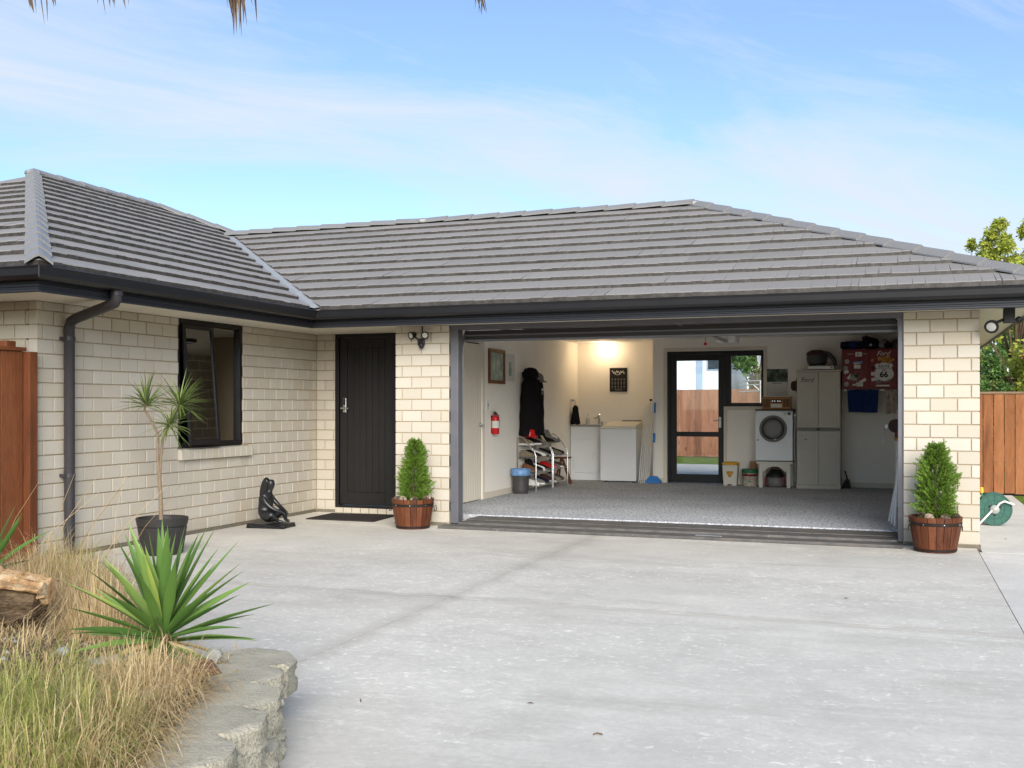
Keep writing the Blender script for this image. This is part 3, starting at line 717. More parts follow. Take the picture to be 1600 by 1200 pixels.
caps((WRX, WRY1, ZW+0.02), (WRX+1.6, WRY1+1.6, ZW-TAN*1.6+0.02), 'hip_cap', 0.10, 0.43)
caps((GEX, GEY, ZE+0.02), (APX, RIDGE_Y, ZG+0.02), 'hip_cap', 0.10, 0.43)
caps((JX, RIDGE_Y, ZG+0.025), (-6.75, RIDGE_Y, ZG+0.025), 'ridge_cap', 0.10, 0.42)
caps((APX, RIDGE_Y, ZG+0.025), (-6.75, RIDGE_Y, ZG+0.025), 'ridge_cap', 0.10, 0.42)
for (x, y, z) in ((-6.75, RIDGE_Y, ZG+0.075), (APX, RIDGE_Y, ZG+0.07), (WRX, WRY0, ZW+0.07), (WRX, WRY1, ZW+0.07)):
    b = MB(); b.lathe([(0.12, z-0.07), (0.11, z-0.03), (0.05, z-0.004), (0, z)], x, y, 8); b.build('ridge_end_cap', 'hip_cap', roof)

# ---- front door
DX0, DX1, DZ1, DY = -6.878, -6.0, SOF-0.002, 12.06
df = MB(); df.box(DX0, DX0+0.05, DY-0.03, DY+0.09, 0.07, DZ1); df.box(DX1-0.05, DX1, DY-0.03, DY+0.09, 0.07, DZ1); df.box(DX0+0.05, DX1-0.05, DY-0.03, DY+0.09, DZ1-0.05, DZ1); df.box(DX0+0.05, DX1-0.05, DY-0.03, DY+0.09, 0.07, 0.10)
fd = df.build('front_door', 'frame_black', house, bevel=0.003)
lf = MB(); lf.box(DX0+0.055, DX1-0.055, DY+0.01, DY+0.05, 0.105, DZ1-0.055); lf.build('door_leaf', 'door_black', fd)
for (x0, x1, z0, z1) in ((DX0+0.06, DX0+0.165, 0.11, DZ1-0.06), (DX1-0.165, DX1-0.06, 0.11, DZ1-0.06), (DX0+0.167, DX1-0.167, 0.11, 0.27), (DX0+0.167, DX1-0.167, DZ1-0.18, DZ1-0.06)):
    b = MB(); b.box(x0, x1, DY-0.006, DY+0.0095, z0, z1); b.build('door_rail', 'door_black', fd, bevel=0.003, seg=1)
nb = 6; wid = (DX1-DX0-0.334)/nb
for k in range(nb):
    b = MB(); x0 = DX0+0.167+k*wid; b.box(x0+0.003, x0+wid-0.003, DY+0.0, DY+0.0095, 0.272, DZ1-0.182); b.build('door_board', 'door_black', fd, bevel=0.003, seg=1)
b = MB(); b.box(-6.765, -6.715, DY-0.03, DY-0.006, 1.30, 1.49); hk = b.build('door_lock', 'steel', fd, bevel=0.008)
b = MB(); b.box(-6.757, -6.723, DY-0.034, DY-0.0301, 1.40, 1.48); b.build('keypad', 'black_plastic', fd)
b = MB(); b.tube([(-6.735, DY-0.03, 1.355), (-6.735, DY-0.062, 1.355), (-6.66, DY-0.066, 1.356)], 0.010, 8); b.box(-6.78, -6.70, DY-0.062, DY-0.046, 1.345, 1.366); b.build('handle', 'chrome', fd)
dw = MB(); dw.box(DX1, -5.555, 12.05, 12.15, 0, SOF); dw.build('door_side_wall', 'mortar', house)

# ---- garage opening, frame, rolled-up sectional door
jm = MB(); jm.box(-4.866, -4.766, 11.16, 11.30, 0.03, 2.265); gf = jm.build('garage_door_frame', 'jamb_grey', house, bevel=0.004)
b = MB(); b.box(0.0, 0.05, 11.16, 11.30, 0.03, 2.265); b.build('jamb', 'jamb_grey', gf, bevel=0.004)
b = MB(); b.box(-4.866, 0.05, 11.15, 11.30, 2.266, SOF-0.001); b.build('head', 'jamb_grey', gf, bevel=0.004)
gd = bpy.data.objects.new('garage_door', None); C.objects.link(gd); gd.location = Vector((-2.38, 11.5, 2.2))-worigin(house); gd.parent = house
b = MB(); b.box(-4.762, -0.004, 11.34, 11.385, 2.135, 2.262); b.build('door_panel', 'panel_dark', gd, bevel=0.006)
b = MB(); b.box(-4.762, -0.004, 11.325, 11.339, 2.135, 2.160); b.build('bottom_rail', 'jamb_grey', gd, bevel=0.004)
b = MB(); b.box(-4.762, -0.004, 11.331, 11.3395, 2.20, 2.215); b.build('rail_groove', 'jamb_grey', gd)
for k in range(4):
    b = MB(); b.box(-4.75, -0.02, 11.42+k*0.54, 11.42+k*0.54+0.53, 2.385+k*0.012, 2.42+k*0.012); b.build('door_panel', 'panel_dark', gd, bevel=0.006)
for x in (-4.80, 0.03):
    b = MB(); b.tube([(x, 11.36, 0.1), (x, 11.36, 2.0), (x, 11.42, 2.22), (x, 11.6, 2.36), (x, 13.9, 2.40)], 0.014, 6); b.build('door_track', 'steel', gd)
# ---- threshold
ts = MB(); ts.box(-4.92, 0.055, 10.925, 11.16, -0.01, 0.022); ts.box(-4.764, -0.002, 11.16, 11.80, -0.01, 0.045); ts.box(-4.764, -0.002, 11.40, 11.80, 0.0452, 0.056)
tho = ts.build('garage_threshold', 'concrete_threshold', house, bevel=0.006)
b = MB(); b.box(-2.00, -1.72, 11.0, 11.14, 0.0225, 0.030); b.build('drain_plate', 'steel', tho, bevel=0.003)
cp = MB(); cp.box(-5.5, 0.45, 11.80, 18.44, 0.0, 0.07); tag(cp.build('carpet', 'carpet', bevel=0.006, seg=1), 'speckled grey carpet covering the whole garage floor', 'carpet')

# ---- garage lining
LX, RX, BY, AY, CZ, ACX = -5.5, 0.45, 17.85, 18.45, 2.53, -3.973
def lin(name, mat, *boxes, parent=house, bevel=0):
    b = MB()
    for q in boxes: b.box(*q)
    return b.build(name, mat, parent, bevel=bevel)
lin('left_wall', 'lining', (LX-0.05, LX, 11.24, 12.93, 0, CZ), (LX-0.05, LX, 13.74, AY+0.05, 0, CZ), (LX-0.05, LX, 12.93, 13.74, 2.27, CZ))
lin('front_lining', 'lining', (LX, -4.87, 11.24, 11.31, 0, CZ), (0.055, RX, 11.24, 11.31, 0, CZ), (-4.87, 0.055, 11.302, 11.32, 2.30, CZ))
lin('right_wall', 'lining', (RX, RX+0.05, 11.24, BY+0.1, 0, CZ))
DL, DRr, WR_, WT, WB, DB = -3.694, -2.756, -2.132, 2.29, 1.41, 0.075
lin('rear_wall', 'lining', (ACX, DL-0.03, BY, BY+0.12, 0, CZ), (DL-0.03, WR_+0.03, BY, BY+0.12, WT+0.03, CZ), (DRr, WR_+0.03, BY, BY+0.12, 0, WB-0.03), (WR_+0.03, RX, BY, BY+0.12, 0, CZ),
    (ACX, ACX+0.1, BY+0.12, AY, 0, CZ))
lin('alcove_wall', 'lining', (LX, ACX+0.1, AY, AY+0.05, 0, CZ))
lin('rear_cladding', 'mortar', (LX-0.3, ACX+0.25, AY+0.055, AY+0.15, 0, CZ), (ACX+0.25, DL-0.03, BY+0.125, BY+0.2, 0, CZ), (DL-0.03, WR_+0.03, BY+0.125, BY+0.2, WT+0.03, CZ), (DRr+0.0, WR_+0.03, BY+0.125, BY+0.2, 0, WB-0.03), (WR_+0.03, 0.74, BY+0.125, BY+0.2, 0, CZ))
lin('garage_ceiling', 'ceiling_white', (LX-0.05, RX+0.05, 11.33, AY+0.05, CZ, CZ+0.03))
for q in ((LX, LX+0.012, 13.80, 17.9, 0.07, 0.16), (WR_+0.1, RX, BY-0.012, BY, 0.07, 0.15), (ACX, DL-0.08, BY-0.012, BY, 0.07, 0.15)):
    lin('skirting', 'lining_trim', q, bevel=0.003)
lin('door_architrave', 'lining_trim', (DL-0.09, DL-0.032, BY-0.015, BY-0.001, 0.07, WT+0.09), (DL-0.032, WR_+0.09, BY-0.015, BY-0.001, WT+0.032, WT+0.09), (WR_+0.032, WR_+0.09, BY-0.015, BY-0.001, WB-0.09, WT+0.032), (DRr+0.0, WR_+0.032, BY-0.015, BY-0.001, WB-0.09, WB-0.032), (DRr+0.0, DRr+0.05, BY-0.015, BY-0.001, 0.07, WB-0.09), bevel=0.003)
# internal door in the left wall
b = MB(); b.box(LX-0.045, LX-0.01, 12.95, 13.72, 0.075, 2.25); idr = b.build('internal_door', 'int_door', house)
for k in range(9):
    b = MB(); y0 = 12.955+k*0.0845; b.box(LX-0.0099, LX-0.004, y0+0.002, y0+0.082, 0.08, 2.245); b.build('door_board', 'int_door', idr, bevel=0.002, seg=1)
b = MB(); b.box(LX, LX+0.015, 13.74, 13.80, 0.07, 2.33); b.box(LX, LX+0.015, 12.87, 12.93, 0.07, 2.33); b.box(LX, LX+0.015, 12.93, 13.74, 2.27, 2.33); b.build('door_frame', 'lining_trim', idr, bevel=0.003)
b = MB(); b.tube([(LX, 13.66, 1.12), (LX+0.06, 13.66, 1.12), (LX+0.065, 13.56, 1.12)], 0.011, 8); b.tube([(LX-0.003, 13.66, 1.12), (LX+0.008, 13.66, 1.12)], 0.028, 12); b.build('handle', 'chrome', idr)
# rear glazed door + window
b = MB(); F = 0.055
for q in ((DL-0.03, DL+0.02, BY+0.03, BY+0.10, DB, WT+0.03), (DRr-0.02, WR_+0.03, BY+0.03, BY+0.10, WT-0.02, WT+0.03), (DL+0.02, DRr-0.02, BY+0.03, BY+0.10, WT-0.02, WT+0.03), (DRr-0.03, DRr+0.045, BY+0.03, BY+0.10, DB, WT-0.02)): b.box(*q)
bd = b.build('rear_door', 'frame_black', house, bevel=0.003)
b = MB(); gx0, gx1 = DL+0.125, DRr-0.10
for q in ((DL+0.022, gx0, BY+0.045, BY+0.085, DB+0.005, WT-0.022), (gx1, DRr-0.032, BY+0.045, BY+0.085, DB+0.005, WT-0.022), (gx0, gx1, BY+0.045, BY+0.085, 2.16, WT-0.022), (gx0, gx1, BY+0.045, BY+0.085, 0.865, 0.947), (gx0, gx1, BY+0.045, BY+0.085, DB+0.005, 0.223)): b.box(*q)
b.build('door_leaf', 'frame_black', bd, bevel=0.003)
for (z0, z1) in ((0.947, 2.16), (0.223, 0.865)):
    b = MB(); b.box(gx0, gx1, BY+0.062, BY+0.068, z0, z1); b.build('pane', 'glass_clear', bd)
b = MB(); b.tube([(gx1+0.03, BY+0.045, 1.14), (gx1+0.03, BY-0.005, 1.14), (gx1-0.08, BY-0.008, 1.14)], 0.010, 8); b.box(gx1+0.012, gx1+0.048, BY+0.036, BY+0.0449, 1.02, 1.20); b.build('handle', 'steel', bd)
b = MB()
for q in ((DRr+0.047, WR_+0.03, BY+0.03, BY+0.10, WB-0.03, WB+0.03), (DRr+0.047, DRr+0.115, BY+0.03, BY+0.10, WB+0.03, WT-0.022), (WR_-0.012, WR_+0.03, BY+0.03, BY+0.10, WB+0.03, WT-0.022), (DRr+0.115, WR_-0.012, BY+0.03, BY+0.10, WT-0.06, WT-0.022)): b.box(*q)
rw = b.build('rear_window', 'frame_black', house, bevel=0.003)
b = MB(); b.box(DRr+0.115, WR_-0.012, BY+0.062, BY+0.068, WB+0.03, WT-0.06); b.build('pane', 'glass_clear', rw)
# laundry downlight
dl = thing('downlight', 'warm lit ceiling downlight above the laundry alcove', 'lamp', (-4.94, 18.18, CZ))
b = MB(); b.lathe([(0.05, CZ-0.002), (0.055, CZ-0.008), (0.045, CZ-0.012), (0.04, CZ-0.006)], -4.94, 18.18, 18); b.build('trim_ring', 'white_plastic', dl, smooth=True)
b = MB(); b.lathe([(0.0, CZ-0.0035), (0.039, CZ-0.0035)], -4.94, 18.18, 18, cap=False); b.build('lens', 'lamp_glow', dl)
ld = bpy.data.lights.new('downlight_lamp', 'POINT'); ld.energy = 3; ld.color = (1, 0.76, 0.48); ld.shadow_soft_size = 0.04
lo = bpy.data.objects.new('downlight_lamp', ld); C.objects.link(lo); lo.parent = dl; lo.location = (0, 0.0, -0.09)
# attic/backing so no light leaks in over the lining
lin('attic_floor', 'ceiling_white', (LX-0.06, 0.74, 11.25, AY+0.15, CZ+0.04, CZ+0.05))

# ================================================================ GARAGE CONTENTS
FL = 0.07
def part(name, mat, parent, *boxes, bevel=0.0, seg=2):
    b = MB()
    for q in boxes: b.box(*q)
    return b.build(name, mat, parent, bevel=bevel, seg=seg)
def tpart(name, mat, parent, pts, r, n=8):
    b = MB(); b.tube(pts, r, n); return b.build(name, mat, parent, smooth=True, angle=50)
def lpart(name, mat, parent, prof, cx, cy, n=20, smooth=True, **k):
    b = MB(); b.lathe(prof, cx, cy, n, **k); return b.build(name, mat, parent, smooth=smooth, angle=40)

# --- pictures, switch, extinguisher on the left wall
x = LX
pf = thing('picture_frame', 'brown wooden framed picture beside the internal door', 'picture', (x, 14.28, 1.713))
for q in ((x, x+0.03, 13.96, 14.01, 1.71, 2.21), (x, x+0.03, 14.55, 14.60, 1.71, 2.21), (x, x+0.03, 14.01, 14.55, 1.71, 1.76), (x, x+0.03, 14.01, 14.55, 2.16, 2.21)):
    part('frame', 'frame_wood', pf, q, bevel=0.005)
part('print', 'print_map', pf, (x+0.002, x+0.012, 14.01, 14.55, 1.76, 2.16))
pf = thing('paper_print', 'pale unframed paper print right of the wooden picture', 'picture', (x, 14.87, 1.76))
part('sheet', 'paper', pf, (x, x+0.006, 14.68, 15.06, 1.76, 2.17)); part('drawing', 'print_map', pf, (x+0.0062, x+0.007, 14.80, 14.92, 1.84, 2.05))
sw = thing('light_switch', 'white light switch plate above the fire extinguisher', 'switch', (x, 13.95, 1.34))
part('plate', 'white_plastic', sw, (x, x+0.008, 13.90, 13.99, 1.33, 1.46), bevel=0.004); part('rocker', 'dark_grey', sw, (x+0.0082, x+0.012, 13.935, 13.955, 1.38, 1.42))
fe = thing('fire_extinguisher', 'small red fire extinguisher mounted on the garage wall', 'extinguisher', (x+0.06, 14.1, 0.98))
cxe = x+0.062
lpart('cylinder', 'red_gloss', fe, [(0.0, 0.98), (0.05, 0.98), (0.055, 0.995), (0.055, 1.20), (0.045, 1.235), (0.02, 1.25), (0.018, 1.262)], cxe, 14.1, 18)
lpart('label_band', 'paper', fe, [(0.0562, 1.07), (0.0562, 1.17)], cxe, 14.1, 18)
part('valve', 'black_plastic', fe, (cxe-0.02, cxe+0.02, 14.07, 14.13, 1.262, 1.285), (cxe-0.008, cxe+0.008, 14.03, 14.13, 1.29, 1.305), (cxe-0.01, cxe+0.01, 14.09, 14.11, 1.284, 1.291), bevel=0.004)
tpart('hose', 'black_plastic', fe, [(cxe, 14.13, 1.27), (cxe+0.02, 14.17, 1.25), (cxe+0.03, 14.165, 1.15), (cxe+0.03, 14.16, 1.08)], 0.009)
part('bracket', 'black_plastic', fe, (x, x+0.012, 14.08, 14.12, 1.0, 1.25))

# --- hanging coats
def hang_cloth(name, mat, parent, cx, cy, z0, z1, rx, ry, folds, seed, flare=0.25, n=36, rows=14, top=0.35):
    rr = random.Random(seed); ph = [rr.uniform(0, 6.28) for _ in range(4)]; b = MB(); vs = []
    for i in range(rows+1):
        t_ = i/rows; z = z1+(z0-z1)*t_
        w = top+(1-top)*min(1, (t_/0.14))**0.6 if t_ < 0.14 else 1.0+flare*(t_-0.14)
        for k in range(n):
            a = 2*math.pi*k/n
            f = 1+0.10*math.sin(folds*a+ph[0]+t_*1.5)*min(1, t_*2.5)+0.05*math.sin((folds*2+1)*a+ph[1])*t_+0.03*math.sin(7*t_*3+ph[2]+a)
            zz_ = z+(0.02*math.sin(3*a+ph[3]) if i == rows else 0)
            vs.append((cx+rx*w*f*math.cos(a), cy+ry*w*f*math.sin(a), zz_))
    fs = [(i*n+k, i*n+(k+1) % n, (i+1)*n+(k+1) % n, (i+1)*n+k) for i in range(rows) for k in range(n)]
    fs.append(tuple(range(n-1, -1, -1))); fs.append(tuple(rows*n+k for k in range(n)))
    fs = [f[::-1] for f in fs]
    b.add(vs, fs); return b.build(name, mat, parent, smooth=True, angle=70)
ct = thing('hanging_coat', 'black jacket with white print hanging on the garage wall above the shoe racks', 'jacket', (x+0.13, 15.5, 0.9))
hang_cloth('jacket', 'black_cloth', ct, x+0.13, 15.42, 0.93, 1.86, 0.115, 0.20, 5, 3, 0.35)
hang_cloth('jacket_front', 'black_cloth', ct, x+0.17, 15.62, 0.96, 1.84, 0.10, 0.15, 4, 8, 0.2)
hang_cloth('red_lining', 'red_gloss', ct, x+0.16, 15.33, 0.905, 1.06, 0.10, 0.11, 3, 5, 0.1, rows=4)
for i in range(9):
    z = 1.62-i*0.055; part('print_mark', 'print_white', ct, (x+0.262-i*0.003+0.012, x+0.268-i*0.003+0.012, 15.56+0.012*i, 15.56+0.012*i+U(0.03, 0.07), z, z+U(0.02, 0.045)))
cap_ = thing('beige_hat', 'beige cap hung on top of the black jacket', 'hat', (x+0.2, 15.62, 1.74))
b = MB(); b.lathe([(0.09, 1.78), (0.095, 1.80), (0.085, 1.86), (0.05, 1.90), (0, 1.91)], x+0.18, 15.64, 18, wob=lambda a, z: 1+0.05*math.sin(3*a)); b.build('crown', 'grey_cloth', cap_, smooth=True)
b = MB(); b.lathe([(0.095, 1.79), (0.15, 1.765), (0.152, 1.76), (0.095, 1.782)], x+0.18, 15.64, 10, a0=-1.0, a1=1.6); b.build('brim', 'grey_cloth', cap_, smooth=True)
bn = thing('black_beanie', 'black knitted beanie hung at the top of the jackets', 'hat', (x+0.12, 15.42, 1.8))
b = MB(); b.lathe([(0.10, 1.80), (0.125, 1.84), (0.125, 1.91), (0.09, 1.965), (0.03, 1.985), (0, 1.985)], x+0.13, 15.43, 18, wob=lambda a, z: 1+0.06*math.sin(4*a+z*20)); b.build('knit', 'black_cloth', bn, smooth=True)
hk = thing('coat_hook', 'white wall hook that holds the black jacket', 'hook', (x, 15.4, 1.9)); tpart('hook', 'white_plastic', hk, [(x, 15.30, 1.93), (x+0.05, 15.30, 1.92), (x+0.06, 15.30, 1.95)], 0.008)

# --- waste bin
wb = thing('waste_bin', 'dark grey plastic waste bin lined with a blue bag', 'bin', (-5.33, 14.88, FL))
lpart('bucket', 'dark_grey', wb, [(0.0, FL), (0.105, FL), (0.11, FL+0.01), (0.135, FL+0.34), (0.14, FL+0.345), (0.128, FL+0.34), (0.12, FL+0.05)], -5.33, 14.88, 24)
b = MB(); b.lathe([(0.137, FL+0.27), (0.15, FL+0.29), (0.147, FL+0.34), (0.142, FL+0.375), (0.12, FL+0.37), (0.10, FL+0.31), (0, FL+0.28)], -5.33, 14.88, 30, wob=lambda a, z: 1+0.045*math.sin(7*a+z*30)+0.03*math.sin(13*a)); b.build('bag_liner', 'bag_blue', wb, smooth=True)

# --- shoe racks and shoes
def shoe(cx, cy, z, ang, mat, L, label, boot=False):
    b = MB(); prof = []
    n = 10
    secs = [(-0.5, 0.30, 0.34), (-0.42, 0.40, 0.42), (-0.2, 0.40, 0.40), (0.0, 0.38, 0.30), (0.2, 0.44, 0.24), (0.38, 0.40, 0.17), (0.5, 0.22, 0.10)]
    vs = []
    for (q, w, h) in secs:
        if boot and q < -0.05: h *= 1.9
        for k in range(n):
            a = math.pi*k/(n-1); vs.append((q*L, math.cos(a)*w*0.42*L*0.5, 0.02+math.sin(a)**0.7*h*L*0.9))
    fs = [(i*n+k, i*n+k+1, (i+1)*n+k+1, (i+1)*n+k) for i in range(len(secs)-1) for k in range(n-1)]
    fs += [tuple(range(n)), tuple((len(secs)-1)*n+k for k in range(n-1, -1, -1))]
    b.add(vs, fs); mt = Matrix.Translation((cx, cy, z)) @ Matrix.Rotation(ang, 4, 'Z'); b.xf(mt)
    t_ = thing('shoe', label, 'shoe', (cx, cy, z), 'shoes on the racks')
    b.build('upper', mat, t_, smooth=True, angle=60)
    s_ = MB(); vs = []
    for zz_ in (0.0, 0.022):
        for (q, w, h) in secs: vs.append((q*L*1.02, w*0.44*L*0.5, zz_))
        for (q, w, h) in reversed(secs): vs.append((q*L*1.02, -w*0.44*L*0.5, zz_))
    m = len(secs)*2; fs = [tuple(range(m-1, -1, -1)), tuple(range(m, 2*m))]+[(k, (k+1) % m, m+(k+1) % m, m+k) for k in range(m)]
    s_.add(vs, fs); s_.xf(mt); s_.build('sole', random.choice(['white_plastic', 'dark_grey', 'khaki_cloth', 'black_plastic']), t_)
shelfname = ['bottom', 'second', 'third', 'top']
colname = {'black_cloth': 'black', 'grey_cloth': 'grey', 'khaki_cloth': 'khaki', 'brown_leather': 'dark brown', 'white_plastic': 'white', 'red_gloss': 'red', 'navy_cloth': 'navy', 'leather_brown': 'tan'}
def rack(y0, y1, label, which, tops, contents):
    xb, xf_ = LX+0.03, LX+0.33
    rk = thing('shoe_rack', label, 'shoe rack', ((xb+xf_)/2, (y0+y1)/2, FL), 'shoe racks along the left wall')
    for y in (y0, y1):
        tpart('side_frame', 'chrome', rk, [(xf_, y, FL), (xf_, y, 0.62), (xf_-0.03, y, 0.70), (xb+0.10, y, 0.90), (xb+0.04, y, 0.92), (xb, y, 0.90), (xb, y, FL)], 0.010, 8)
    for i, z in enumerate((0.16, 0.37, 0.58, 0.78)):
        xe = xf_ if i < 3 else xf_-0.12
        sh = MB()
        for k in range(5):
            xx = xb+(xe-xb)*k/4; sh.tube([(xx, y0, z), (xx, y1, z)], 0.005, 6)
        tag(sh.build('shelf', 'chrome', rk), kind='stuff')
        m = contents[i]; step = (y1-y0-0.04)/max(1, len(m))
        for j, mt in enumerate(m):
            yy = y0+0.02+step*(j+0.5)
            pos = 'only' if len(m) == 1 else ['nearest', 'middle', 'farthest'][j] if len(m) == 3 else ['nearest', 'second', 'third', 'farthest'][j] if len(m) == 4 else ['nearer', 'farther'][j]
            shoe((xb+xe)/2+U(-0.02, 0.02), yy, z+0.006, R(U(-14, 14)), mt, U(0.27, 0.30), f'{colname[mt]} shoe, {pos} on the {shelfname[i]} shelf of the {which} shoe rack', boot=(i == 3 or U(0, 1) > 0.8))
rack(15.12, 15.92, 'chrome wire shoe rack beside the waste bin', 'near', 0, [['white_plastic', 'grey_cloth', 'navy_cloth'], ['leather_brown', 'black_cloth', 'white_plastic', 'black_cloth'], ['khaki_cloth', 'black_cloth', 'white_plastic', 'grey_cloth'], ['khaki_cloth', 'black_cloth', 'khaki_cloth']])
rack(15.98, 16.75, 'chrome wire shoe rack nearest the laundry tub', 'far', 0, [['brown_leather', 'grey_cloth', 'brown_leather'], ['red_gloss', 'grey_cloth', 'brown_leather'], ['black_cloth', 'khaki_cloth', 'black_cloth'], ['black_cloth', 'grey_cloth']])
st = thing('folding_stool', 'small brown wooden stool standing against the wall past the shoe racks', 'stool', (-5.32, 16.9, FL))
tpart('leg', 'stool_wood', st, [(-5.16, 16.86, FL), (-5.32, 16.92, 0.50)], 0.016); tpart('leg', 'stool_wood', st, [(-5.44, 16.86, FL), (-5.34, 16.92, 0.50)], 0.016)
tpart('leg', 'stool_wood', st, [(-5.20, 17.08, FL), (-5.34, 17.0, 0.50)], 0.016); tpart('leg', 'stool_wood', st, [(-5.44, 17.08, FL), (-5.36, 17.0, 0.50)], 0.016)
part('seat', 'stool_wood', st, (-5.45, -5.20, 16.84, 17.08, 0.50, 0.525), bevel=0.006)
tpart('stretcher', 'stool_wood', st, [(-5.21, 16.88, 0.22), (-5.24, 17.06, 0.22)], 0.010)

# --- laundry corner
tb = thing('laundry_tub', 'white laundry tub cabinet with steel top in the alcove corner', 'cabinet', (-5.21, 18.2, FL))
part('cabinet', 'white_enamel', tb, (-5.49, -4.935, 17.97, 18.43, FL, 1.02), bevel=0.006)
dr = part('door', 'white_enamel', tb, (-5.43, -4.985, 17.955, 17.9695, 0.20, 0.80), bevel=0.01, seg=3)
part('handle', 'white_plastic', dr, (-5.08, -5.045, 17.94, 17.9545, 0.42, 0.56), bevel=0.006)
part('steel_top', 'steel', tb, (-5.495, -4.93, 17.95, 18.44, 1.0205, 1.055), bevel=0.008)
tpart('tap', 'chrome', tb, [(-5.05, 18.30, 1.055), (-5.05, 18.30, 1.17), (-5.06, 18.24, 1.20), (-5.09, 18.14, 1.17)], [0.022, 0.020, 0.016, 0.013]); tpart('tap_lever', 'chrome', tb, [(-5.05, 18.30, 1.17), (-5.03, 18.24, 1.235)], 0.009)
sd = thing('soap_bottle', 'clear pump soap bottle on the laundry tub', 'bottle', (-5.24, 18.2, 1.055))
lpart('bottle', 'lamp_lens', sd, [(0.0, 1.056), (0.035, 1.056), (0.036, 1.07), (0.036, 1.15), (0.014, 1.175), (0.014, 1.19)], -5.24, 18.2, 14); tpart('pump', 'chrome', sd, [(-5.24, 18.2, 1.19), (-5.24, 18.2, 1.25), (-5.21, 18.17, 1.25)], 0.006)
jr = thing('small_jar', 'tiny steel jar near the tap on the laundry tub', 'jar', (-4.97, 18.15, 1.055)); lpart('body', 'steel', jr, [(0, 1.056), (0.022, 1.056), (0.022, 1.10), (0.012, 1.115), (0, 1.12)], -4.965, 18.15, 12)
wm = thing('washing_machine', 'white top-loading washing machine beside the laundry tub', 'washing machine', (-4.54, 17.98, FL))
part('body', 'white_enamel', wm, (-4.86, -4.225, 17.66, 18.34, FL+0.02, 0.99), bevel=0.012, seg=3)
part('top_deck', 'offwhite', wm, (-4.865, -4.22, 17.655, 18.34, 0.991, 1.03), bevel=0.012, seg=3)
b = MB(); b.box(-4.83, -4.25, 17.72, 18.33, 1.0305, 1.045)
for v_ in b.v:
    if v_.z > 1.04: v_.z += (v_.y-17.72)*0.13
b.build('lid', 'offwhite', wm, bevel=0.008); part('console', 'grey_plastic', wm, (-4.62, -4.28, 18.24, 18.32, 1.118, 1.135), bevel=0.004)
for xx in (-4.80, -4.30): part('foot', 'black_plastic', wm, (xx, xx+0.05, 17.70, 17.75, FL, FL+0.0195))
tw = thing('hand_towel', 'black hand towel hanging from a ring beside the laundry tub', 'towel', (LX+0.07, 18.03, 1.07))
hang_cloth('cloth', 'black_cloth', tw, LX+0.085, 18.02, 1.075, 1.40, 0.05, 0.075, 4, 12, 0.7)
rg = thing('towel_ring', 'chrome towel ring on the wall by the laundry tub', 'towel ring', (LX, 18.0, 1.38))
b = MB(); b.tube([(LX+0.07, 18.02+0.05*math.cos(a), 1.43+0.05*math.sin(a)) for a in [i*math.pi/8 for i in range(17)]], 0.006, 6, False); b.build('ring', 'chrome', rg, smooth=True)
lpart('rose', 'chrome', rg, [(0, 0), (0.028, 0.0), (0.028, 0.03), (0.018, 0.07), (0, 0.07)], LX, 18.02, 12, axis='x', cz=1.49)
po = thing('wall_poster', 'small black sign with white script lettering on the alcove wall', 'sign', (-4.735, AY-0.02, 1.645))
part('board', 'print_black', po, (-4.895, -4.574, AY-0.018, AY-0.001, 1.645, 2.075))
tpart('script_lettering', 'print_white', po, [(-4.85+0.23*u_/40, AY-0.020, 1.995+0.022*math.sin(u_*0.95)+0.010*math.sin(u_*0.41+1)) for u_ in range(41)], [0.0045+0.002*math.sin(u_*1.3) for u_ in range(41)], 6); tpart('script_lettering', 'print_white', po, [(-4.80+0.11*u_/10, AY-0.020, 1.962-0.012*math.sin(u_*0.33)) for u_ in range(11)], 0.003, 6)
for r_ in range(3):
    for c_ in range(5):
        xx = -4.845+c_*0.055; zz_ = 1.86-r_*0.068
        b = MB(); b.lathe([(0.0, -0.0009), (0.014, -0.0009)], xx, AY-0.019, 6, axis='y', cz=zz_+0.012, cap=False); b.box(xx-0.003, xx+0.003, AY-0.0198, AY-0.0190, zz_-0.02, zz_); b.box(xx-0.011, xx+0.011, AY-0.0198, AY-0.0190, zz_-0.026, zz_-0.021)
        b.build('glass_motif', 'grey_plastic', po)
part('footer_line', 'grey_plastic', po, (-4.80, -4.67, AY-0.0195, AY-0.0185, 1.672, 1.684))
ai = thing('clothes_airer', 'folded white clothes airer leaning in the alcove corner', 'clothes airer', (-4.05, 17.75, FL))
for k in range(6):
    xx = -4.16+k*0.03; tpart('rail', 'white_plastic', ai, [(xx, 17.60+0.01*k, FL), (xx+0.05+0.004*k, 17.86, 1.46-0.03*abs(k-3))], 0.009, 6)
for z in (0.35, 0.8, 1.25):
    y = 17.62+(z/1.46)*0.24; tpart('cross_bar', 'white_plastic', ai, [(-4.155+0.05*z/1.46, y, z), (-3.985+0.06*z/1.46, y+0.03, z)], 0.006, 6)
part('hinge_cap', 'black_plastic', ai, (-4.02, -3.98, 17.80, 17.84, 1.47, 1.51), bevel=0.01)
bm_ = thing('floor_broom', 'blue broom with white handle leaning by the rear door', 'broom', (-3.92, 17.72, FL))
tpart('handle', 'white_plastic', bm_, [(-3.93, 17.70, 0.22), (-3.93, 17.83, 1.46)], 0.012, 8); tpart('grip', 'blue_plastic', bm_, [(-3.93, 17.757, 0.76), (-3.93, 17.775, 0.92)], 0.022, 8); tpart('grip', 'blue_plastic', bm_, [(-3.93, 17.81, 1.27), (-3.93, 17.83, 1.44)], 0.017, 8)
b = MB(); b.box(-4.05, -3.80, 17.64, 17.72, 0.12, 0.19)
